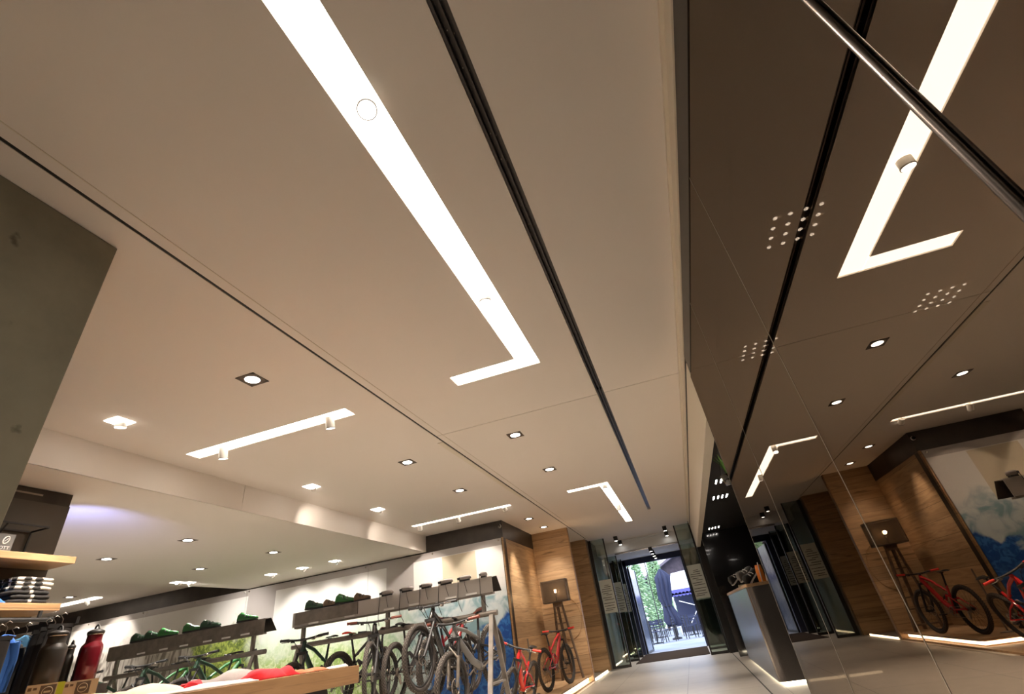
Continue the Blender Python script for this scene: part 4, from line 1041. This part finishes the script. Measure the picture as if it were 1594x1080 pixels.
# folded stack
z = 1.721
for i in range(6):
    top = i >= 3
    h = 0.030
    mb = MB(); sx, sy = 0.145, 0.135
    prof = [(-sx, 0.2), (-sx * .98, 0.85), (-sx * .6, 1.05), (0, 1.0), (sx * .6, 1.05), (sx * .98, .85), (sx, .2)]
    n = 12; vs = []; 
    for j in range(n + 1):
        v = -1 + 2 * j / n; k_ = 1 - 0.10 * abs(v) ** 3
        for (px_, pz_) in [(a_, b2) for a_, b2 in prof] + [(sx * .9, 0), (-sx * .9, 0)]:
            vs.append((px_ * k_, v * sy, pz_ * h * (0.86 if abs(v) > .9 else 1) + 0.0015 * math.sin(9 * v + i)))
    m_ = len(prof) + 2
    fs = [(j * m_ + a_, j * m_ + (a_ + 1) % m_, (j + 1) * m_ + (a_ + 1) % m_, (j + 1) * m_ + a_) for j in range(n) for a_ in range(m_)] + [tuple(range(m_ - 1, -1, -1)), tuple(range(n * m_, (n + 1) * m_))]
    o = mb.add(vs, fs, True).build('folded_jersey', M['spots'] if top else M['piping'], None, (-5.215, 2.90 + 0.008 * math.sin(i * 2), z + 0.002), (0, 0, 0.04 * math.sin(i * 3)))
    ordn = ['lowest', 'second from the bottom', 'third from the bottom', 'third from the top', 'second from the top', 'topmost'][i]
    tag(o, ('black and white spotted folded jersey, ' if top else 'dark folded jersey with white piping, ') + ordn + ' of the stack', 'jersey', 'jerseys stacked on the lower oak shelf'); z += h + 0.003
o = crumple('folded_shirt', 'blue folded garment beside the jersey stack on the lower oak shelf', M['blue_cloth'], -5.20, 2.62, 0.13, 0.10, 0.075, 0, 11, 1.7205); o['group'] = 'clothes on the lower oak shelf'
# small black box with the round mark and lettering, on the upper shelf
t = thing('logo_box', 'small dark box with a white emblem on the upper oak shelf', 'box', (-5.14, 2.60, 2.091))
MB().box(-0.09, 0.04, -0.09, 0.055, 0, 0.135).build('box', M['grey_paint'], t)
n = 26
MB().tube([(0.042, -0.0 + 0.018 * math.cos(2 * PI * i / n) + 0.006 * math.sin(2 * PI * i / n), 0.088 + 0.028 * math.sin(2 * PI * i / n)) for i in range(n)], 0.0048, 6, closed=True).bar((0.042, -0.010, 0.075), (0.042, 0.012, 0.102), 0.007, 0.004).build('emblem', M['white'], t)
cu = bpy.data.curves.new('lettering', 'FONT'); cu.body = 'SCOTT'; cu.size = 0.034; cu.extrude = 0.001; cu.align_x = 'CENTER'
tmp = bpy.data.objects.new('lettering_source', cu); COL.objects.link(tmp); bpy.context.view_layer.update()
me = bpy.data.meshes.new_from_object(tmp.evaluated_get(bpy.context.evaluated_depsgraph_get())); me.name = 'lettering'
bpy.data.objects.remove(tmp); bpy.data.curves.remove(cu); me.materials.clear(); me.materials.append(M['white'])
link('lettering', me, t, (0.0415, -0.015, 0.018), (PI / 2, 0, PI / 2))
# thin wire frame hanging rail above the upper shelf
t = thing('wire_frame', 'thin black wire display frame standing on the upper oak shelf', 'display frame', (-5.38, 2.40, 2.091))
fr = MB()
for y in (0.0, 0.50): fr.bar((0.0, y, 0), (0.0, y, 0.24), 0.012).bar((0, y, 0.24), (0.22, y, 0.24), 0.012)
fr.bar((0, 0, 0.24), (0, 0.50, 0.24), 0.012).bar((0.22, 0, 0.24), (0.22, 0.50, 0.24), 0.012).bar((0.22, 0.20, 0.24), (0.0, 0.20, 0.0), 0.010)
fr.build('frame', M['black'], t)

# hanging rails and garments
t = thing('clothes_rail', 'round black clothes rail running below the lower oak shelf', 'clothes rail', (-5.06, 0.8, 1.60), group='black clothes rails')
MB().tube([(0, 0, 0), (0, 2.28, 0)], 0.016, 12).tube([(0, 2.27, 0), (0, 2.30, 0)], 0.022, 12).build('rail', M['black'], t)
for y in (0.6, 2.2): MB().bar((0, y, 0), (0.0, y, 0.066), 0.02, 0.02).build('hanger_bracket', M['black'], t)
t = thing('clothes_rail', 'flat black arm carrying the hanging trousers near the flasks', 'clothes rail', (-4.75, 2.66, 0), group='black clothes rails')
MB().bar((-0.35, -0.02, 1.475), (0.68, 0.0, 1.468), 0.02, 0.04).build('rail', M['black'], t)
MB().bar((-0.35, 0.0, 1.475), (-0.35, 0.0, 0.0), 0.03, 0.03).build('post', M['black'], t)
def hanging(label, x, y, ztop, mat, w=0.20, h=0.62, depth=0.035, rz=0.0, kind='shirt', seed=0, hook=0.08):
    rnd = random.Random(seed)
    t = thing('hanging_' + kind, label, 'garment', (x, y, ztop), (0, 0, rz), 'garments hanging on the black rails')
    prof = [(0.0, .10), (.02, .28), (.06, .80), (.10, .96), (.2, 1.0), (.5, .98), (.8, 1.02), (1.0, 1.06)] if kind == 'shirt' else [(0.0, .72), (.05, .76), (.2, .80), (.5, .86), (.8, .90), (1.0, .92)]
    vs = []; seg = 28; ph = rnd.uniform(0, 6)
    for hh, k_ in prof:
        for i in range(seg):
            a_ = 2 * PI * i / seg; f = 1 + 0.16 * math.sin(5 * a_ + ph) * hh + 0.10 * math.sin(9 * a_ + 2 * ph) * hh
            vs.append((depth * math.sin(a_) * (0.5 + 0.8 * hh) * f, w * k_ * math.cos(a_) * (1 + .03 * math.sin(7 * a_ + ph)), -hh * h))
    fs = [(i * seg + k, i * seg + (k + 1) % seg, (i + 1) * seg + (k + 1) % seg, (i + 1) * seg + k) for i in range(len(prof) - 1) for k in range(seg)] + [tuple(range(seg - 1, -1, -1)), tuple(range((len(prof) - 1) * seg, len(prof) * seg))]
    b_ = MB().add(vs, fs, True).build('body', mat, t)
    MB().tube([(0, 0, -0.01), (0, 0, hook * .5), (0, 0.018, hook * .8), (0, 0.0, hook), (0, -0.016, hook * .85)], 0.003, 6).build('hanger_hook', M['steel'], t)
    if kind == 'shirt':
        for s in (-1, 1):
            MB().tube([(0.0, s * w * .86, -h * .10), (0.012, s * w * 1.12, -h * .30), (0.02, s * w * 1.14, -h * .66)], [depth * .9, depth * .8, depth * .7], 12).build('sleeve', mat, t)
        MB().tube([(0.0, -0.05, -0.012), (depth * .7, 0, -0.045), (0.0, 0.05, -0.012), (-depth * .5, 0, 0.0)], 0.008, 8, closed=True).build('collar', mat, t)
    else:
        MB().box(-0.012, 0.012, -w * .8, w * .8, -0.012, 0.012).build('waistband', M['black'], t)
    return t
hanging('bright blue shirt with collar hanging among the dark trousers', -4.365, 2.425, 1.425, M['blue_cloth'], .072, .5, .035, 2.75, 'shirt', 1)
hanging('steel blue long-sleeved shirt hanging right of the bright blue one', -4.50, 2.625, 1.43, M['teal_cloth'], .085, .55, .035, 2.75, 'shirt', 2)
hanging('dark shirt between the two blue shirts', -4.46, 2.53, 1.40, M['dark_cloth'], .08, .5, .02, 2.75, 'shirt', 3)
for i, (x, y, zt) in enumerate(((-4.20, 2.30, 1.385), (-4.75, 2.50, 1.42), (-4.40, 2.70, 1.425), (-4.32, 2.635, 1.430), (-4.22, 2.615, 1.435), (-4.12, 2.595, 1.44))):
    lab = ['dark trousers left of the bright blue shirt', 'dark striped trousers beside the bright blue shirt', 'dark trousers right of the steel blue shirt', 'dark trousers with a white swing tag, nearer the steel blue shirt',
           'dark trousers with a white swing tag, nearer the black flask', 'dark trousers half hidden behind the black flask'][i]
    tt = hanging(lab, x, y, zt, M['dark_cloth'], .09, .52, .022, 2.9, 'trousers', 20 + i)
    if i in (3, 4): MB().box(-0.035, -0.033, -0.04, 0.03, -0.05, -0.015).build('swing_tag', M['white'], tt)

# ------------------------------------------------------------------ counter
t = thing('sales_counter', 'tall dark metal counter with rounded corner and oak top', 'counter', (0.80, 8.0, 0))
def rr_prism(x0, x1, y0, y1, r, z0, z1):
    pts = []
    for cx, cy, a0 in ((x1 - r, y0 + r, -90), (x1 - r, y1 - r, 0), (x0 + r, y1 - r, 90), (x0 + r, y0 + r, 180)):
        for k in range(9): a_ = math.radians(a0 + k * 11.25); pts.append((cx + r * math.cos(a_), cy + r * math.sin(a_)))
    return MB().prism(pts, z0, z1, 'Z')
b_ = rr_prism(0, 1.3, 0, 4.0, 0.09, 0.035, 1.125).build('body', M['counter'], t)
rr_prism(-0.012, 1.312, -0.012, 4.0, 0.05, 1.125, 1.165).build('counter_top', M['wood_plain'], t)
rr_prism(0.06, 1.2, 0.06, 3.9, 0.05, 0.0, 0.035).build('plinth_light', M['led'], t)
CT = 1.1655
cs = 'shoes and boots on the counter'
shoe('white and black shoe propped up at the far left of the counter', (0.92, 10.2, CT + 0.15), 0.5, 'black', 'white', 'white', cs, -0.6, 0, 1.1)
shoe('white and black shoe propped up in the middle of the counter', (1.00, 9.3, CT + 0.15), 0.5, 'grey_paint', 'white', 'white', cs, -0.6, 0, 1.15)
shoe('black shoe on the counter between the white one and the orange can', (1.02, 8.75, CT + 0.08), 0.5, 'black', 'white', 'white', cs, -0.7, 0, 1.1)
for i, (x, y) in enumerate(((0.92, 10.2), (1.00, 9.3), (1.02, 8.75))):
    t = thing('shoe_stand', ['far', 'middle', 'near'][i] + ' small black acrylic shoe stand on the counter', 'shoe stand', (x, y, CT), group='shoe stands on the counter')
    MB().lathe([(0, 0), (0.06, 0), (0.06, 0.006), (0.012, 0.012), (0.01, 0.05 if i == 2 else 0.115)]).build('base', M['black'], t)
t = thing('orange_bag', 'orange and white strapped bag standing at the mirror end of the counter', 'bag', (1.10, 8.42, CT), (0, 0, 0.3))
MB().lathe([(0, 0), (0.05, 0), (0.058, .01), (0.055, .16), (0.04, .23), (0, .235)], seg=20).build('body', M['orange'], t)
MB().tube([(-0.04, -0.05, 0), (-0.03, -0.062, .15), (-0.01, -0.045, .26)], 0.007, 8).build('strap', M['white'], t)
MB().box(0.03, 0.065, -0.05, 0.02, 0.0, 0.20).build('side_pocket', M['black'], t)
t = thing('sign_rod', 'tilted white rod sign standing beside the orange bag', 'sign', (1.12, 8.20, CT))
MB().bar((0, 0, 0), (0.05, 0, 0.27), 0.022, 0.012).build('rod', M['white'], t)
o = MB().box(0.86, 0.98, 9.6, 9.75, CT, CT + 0.05).build('small_carton', M['card']); tag(o, 'small cream carton lying on the counter below the shoes', 'carton')
# bottle-shaped side console and plant in the dark room
t = thing('hanging_plant', 'green leaves of a planter hanging in the dark room beside the mirror edge', 'plant', (0.80, 5.75, 2.06))
MB().lathe([(0, 0), (0.06, 0), (0.09, 0.11), (0.08, 0.11), (0, 0.09)]).build('pot', M['gloss_black'], t)
MB().tube([(0.085, 0, 0.10), (0.0, 0, 0.44)], 0.003, 6).tube([(-0.085, 0, 0.10), (0.0, 0, 0.44)], 0.003, 6).build('cord', M['black'], t)
mb = MB()
for i in range(11):
    a_ = i * 2.4; L_ = 0.10 + 0.03 * math.sin(i)
    d = Vector((math.cos(a_), math.sin(a_), 0)); w_ = Vector((-d.y, d.x, 0)) * 0.012
    p0 = Vector((0, 0, 0.09)); p1 = p0 + d * L_ * .4 + Vector((0, 0, .16)); p2 = p0 + d * L_ + Vector((0, 0, .24))
    mb.add([p0, p1 + w_, p1 - w_, p2, p0 + d * .003, p1 + w_ + d * .003, p1 - w_ + d * .003, p2 + d * .003], [(0, 1, 3, 2), (4, 6, 7, 5), (0, 4, 5, 1), (1, 5, 7, 3), (3, 7, 6, 2), (2, 6, 4, 0)])
mb.build('leaves', M['leaf'], t)

# ================================================================== OUTSIDE
struct('ground', MB().box(-40, 40, 18.1, 75, -0.14, -0.01), M['paving'])
def tree(label, x, y, h, r, seed, name='conifer_tree'):
    rnd = random.Random(seed); t = thing(name, label, 'tree', (x, y, -0.01), group='conifers across the square')
    MB().tube([(0, 0, 0), (0, 0, h * .95)], [h * .02, h * .004], 8).build('trunk', M['wood_old'], t)
    mb = MB(); n = 2200
    for i in range(n):
        f = (i + 0.5) / n; z = h * (0.06 + 0.94 * f); R_ = (r * (1 - f) ** 0.8 + .05) * math.sqrt(rnd.uniform(.12, 1.0)); a_ = rnd.uniform(0, 2 * PI)
        d = Vector((math.cos(a_), math.sin(a_), rnd.uniform(-.5, .1))); sd = Vector((-d.y, d.x, 0)); w_ = 0.055
        p0 = Vector((d.x * R_ * .8, d.y * R_ * .8, z)); p2 = p0 + d * 0.34; p1 = (p0 + p2) / 2
        mb.add([p0, p1 + sd * w_, p1 - sd * w_, p2, p1 + Vector((0, 0, .05)), p1 - Vector((0, 0, .05))], [(0, 4, 1), (0, 2, 4), (4, 3, 1), (4, 2, 3), (0, 1, 5), (0, 5, 2), (5, 1, 3), (5, 3, 2)])
    mb.build('branches', M['pine'], t)
tree('tall pale green conifer filling the left of the doorway view', -3.3, 36, 6.6, 1.5, 1)
tree('green conifer behind the closed parasol', -1.95, 43, 5.4, 1.1, 2)
tree('small conifer left of the tall pale one', -4.6, 41, 5.0, 1.3, 3)
# closed navy parasol
t = thing('closed_parasol', 'big closed navy blue parasol wrapped around its pole', 'parasol', (-0.95, 26, -0.01))
MB().tube([(0, 0, 0), (0, 0, 2.75)], 0.035, 10).build('pole', M['black'], t); MB().lathe([(0, 0), (0.22, 0), (0.22, 0.06), (0.05, 0.10)]).build('base', M['black'], t)
mb = MB(); seg = 40; vs = []; prof = [(0.55, .30), (0.75, .36), (1.15, .24), (1.35, .20), (1.7, .28), (2.2, .32), (2.55, .34), (2.72, .20), (2.9, .05)]
for z, r in prof:
    for k in range(seg): a_ = 2 * PI * k / seg; q = r * (0.86 + .34 * math.sin(8 * a_ + z * 1.6)); vs.append((q * math.cos(a_) + 0.06 * math.sin(z * 3), q * math.sin(a_), z + 0.06 * math.sin(8 * a_) * (z < .8)))
mb.add(vs, [(i * seg + k, i * seg + (k + 1) % seg, (i + 1) * seg + (k + 1) % seg, (i + 1) * seg + k) for i in range(len(prof) - 1) for k in range(seg)] + [tuple(range((len(prof) - 1) * seg, len(prof) * seg))], True)
mb.build('canopy', M['navy'], t)
n = 24; MB().tube([(0.21 * math.cos(2 * PI * i / n) - .04, 0.21 * math.sin(2 * PI * i / n), 1.33) for i in range(n)], 0.02, 6, closed=True).build('tie_strap', M['black'], t)
# bistro tables and chairs
def bistro_table(label, x, y):
    t = thing('bistro_table', label, 'table', (x, y, -0.01), group='dark bistro tables outside')
    MB().lathe([(0, .74), (.36, .74), (.36, .77), (0, .77)], seg=20).build('table_top', M['navy'], t); MB().tube([(0, 0, 0), (0, 0, .74)], 0.03, 8).build('pole', M['black'], t); MB().lathe([(0, 0), (.24, 0), (.24, .02), (0, .05)], seg=16).build('foot', M['black'], t)
def bistro_chair(label, x, y, rz):
    t = thing('bistro_chair', label, 'chair', (x, y, -0.01), (0, 0, rz), 'dark slatted bistro chairs outside')
    MB().box(-.21, .21, -.21, .21, .44, .465).build('seat', M['navy'], t)
    b_ = MB()
    for z in (.60, .70, .80): b_.box(-.20, .20, -.215, -.20, z, z + .05)
    b_.build('backrest', M['navy'], t)
    for sx in (-1, 1):
        MB().bar((sx * .20, -.21, 0), (sx * .20, -.21, .88), .03).build('leg', M['black'], t); MB().bar((sx * .20, .20, 0), (sx * .20, .20, .45), .03).build('leg', M['black'], t)
k = 0
for i, (x, y) in enumerate(((-2.4, 27.5), (-1.9, 31), (-0.2, 28.5), (0.35, 25.2), (-3.2, 31.5), (-1.75, 24.6))):
    wh = ['left of the parasol', 'just behind the parasol', 'right of the parasol', 'at the right door edge', 'in the far left corner', 'nearest the doorway on the left'][i]
    bistro_table('dark round bistro table ' + wh, x, y)
    bistro_chair('dark bistro chair on the left side of the table ' + wh, x - .62, y - .15, -PI / 2 + .3)
    bistro_chair('dark bistro chair on the right side of the table ' + wh, x + .62, y + .1, PI / 2 - .2)
    bistro_chair('dark bistro chair on the shop side of the table ' + wh, x + .05, y - .65, 0.2)
# white marquee
t = thing('marquee', 'white marquee roof with blue scalloped edge over a dark terrace', 'marquee', (0.9, 31, -0.01))
MB().prism([(-1.75, 2.10), (-1.45, 2.95), (1.6, 3.15), (2.2, 2.10)], 0, 3.0, 'Y').build('roof', M['white_canvas'], t)
mb = MB(); mb.box(-1.75, 2.2, -0.03, 0, 1.86, 2.12)
for i in range(20): mb.lathe([(0, -.03), (.10, -.03), (.10, 0), (0, 0)], (-1.65 + .2 * i, 0, 1.87), 'Y', 12, False)
mb.build('scalloped_edge', M['blue_valance'], t)
for x in (-1.7, 2.1): MB().bar((x, 0, 0), (x, 0, 2.1), 0.06).build('pole', M['white'], t)
MB().bar((-1.4, -0.4, 1.55), (0.1, -0.4, 0.95), 0.04).bar((-0.1, -0.45, 1.6), (-1.1, -0.45, 0.45), 0.04).build('tie_rod', M['white'], t)
MB().box(-1.7, 2.1, 2.6, 2.9, 0, 2.1).build('back_curtain', M['navy'], t)
# chalets
def chalet(label, x, y, w, h, rf, d=8, white=1.9):
    t = thing('chalet', label, 'building', (x, y, -0.01), group='timber chalets behind the square')
    MB().box(-w / 2, w / 2, 0, d, 0, white).build('ground_floor', M['plaster_out'], t)
    MB().prism([(-w / 2, white), (w / 2, white), (w / 2, h), (0, rf), (-w / 2, h)], -0.05, d, 'Y').build('timber_wall', M['timber'], t)
    MB().prism([(-w / 2 - .6, h - .35), (0, rf), (w / 2 + .6, h - .35), (w / 2 + .6, h - .15), (0, rf + .22), (-w / 2 - .6, h - .15)], -0.9, d + .5, 'Y').build('roof', M['roof'], t)
    bal = MB().box(-w / 2, w / 2, -0.8, -0.72, h - 1.1, h - .55).box(-w / 2, w / 2, -0.8, 0, h - 1.15, h - 1.1).build('balcony', M['timber'], t)
    for k in range(4):
        wx = -w / 2 + w * (k + .5) / 4
        f = MB().box(wx - .35, wx + .35, -.09, -.05, h - .75, h - .05).build('window', M['white'], t); MB().box(wx - .28, wx + .28, -.10, -.09, h - .68, h - .12).build('pane', M['pane'], f)
        f = MB().box(wx - .3, wx + .3, -.04, 0, .8, 1.5).build('window', M['white'], t); MB().box(wx - .24, wx + .24, -.05, -.04, .86, 1.44).build('pane', M['pane'], f)
chalet('dark timber chalet with gable roof above the marquee', 0.1, 50, 7.0, 4.0, 5.6)
chalet('pale building with rows of windows behind the tall conifer', -9.2, 58, 6.5, 5.2, 6.8, white=4.6)
t = thing('street_lamp', 'thin dark pole rising between the conifers and the chalet', 'pole', (-2.0, 34, -0.01)); MB().tube([(0, 0, 0), (0, 0, 4.6)], 0.03, 8).build('pole', M['black'], t); MB().lathe([(0, 4.6), (.09, 4.6), (.12, 4.75), (0, 4.85)], seg=14).build('lamp_head', M['black'], t)
t = thing('planter', 'red flowering planter at the foot of the tall conifer', 'planter', (-3.15, 33.6, -0.01)); MB().box(-.5, .5, -.2, .2, 0, .55).build('box', M['timber'], t)
mb = MB(); rnd = random.Random(5)
for i in range(60): mb.lathe([(0, -.06), (.06, 0), (0, .06)], (rnd.uniform(-.48, .48), rnd.uniform(-.2, .2), .62 + rnd.uniform(-.05, .35)), 'Z', 6)
mb.build('flowers', M['flower'], t)

bpy.context.view_layer.update()
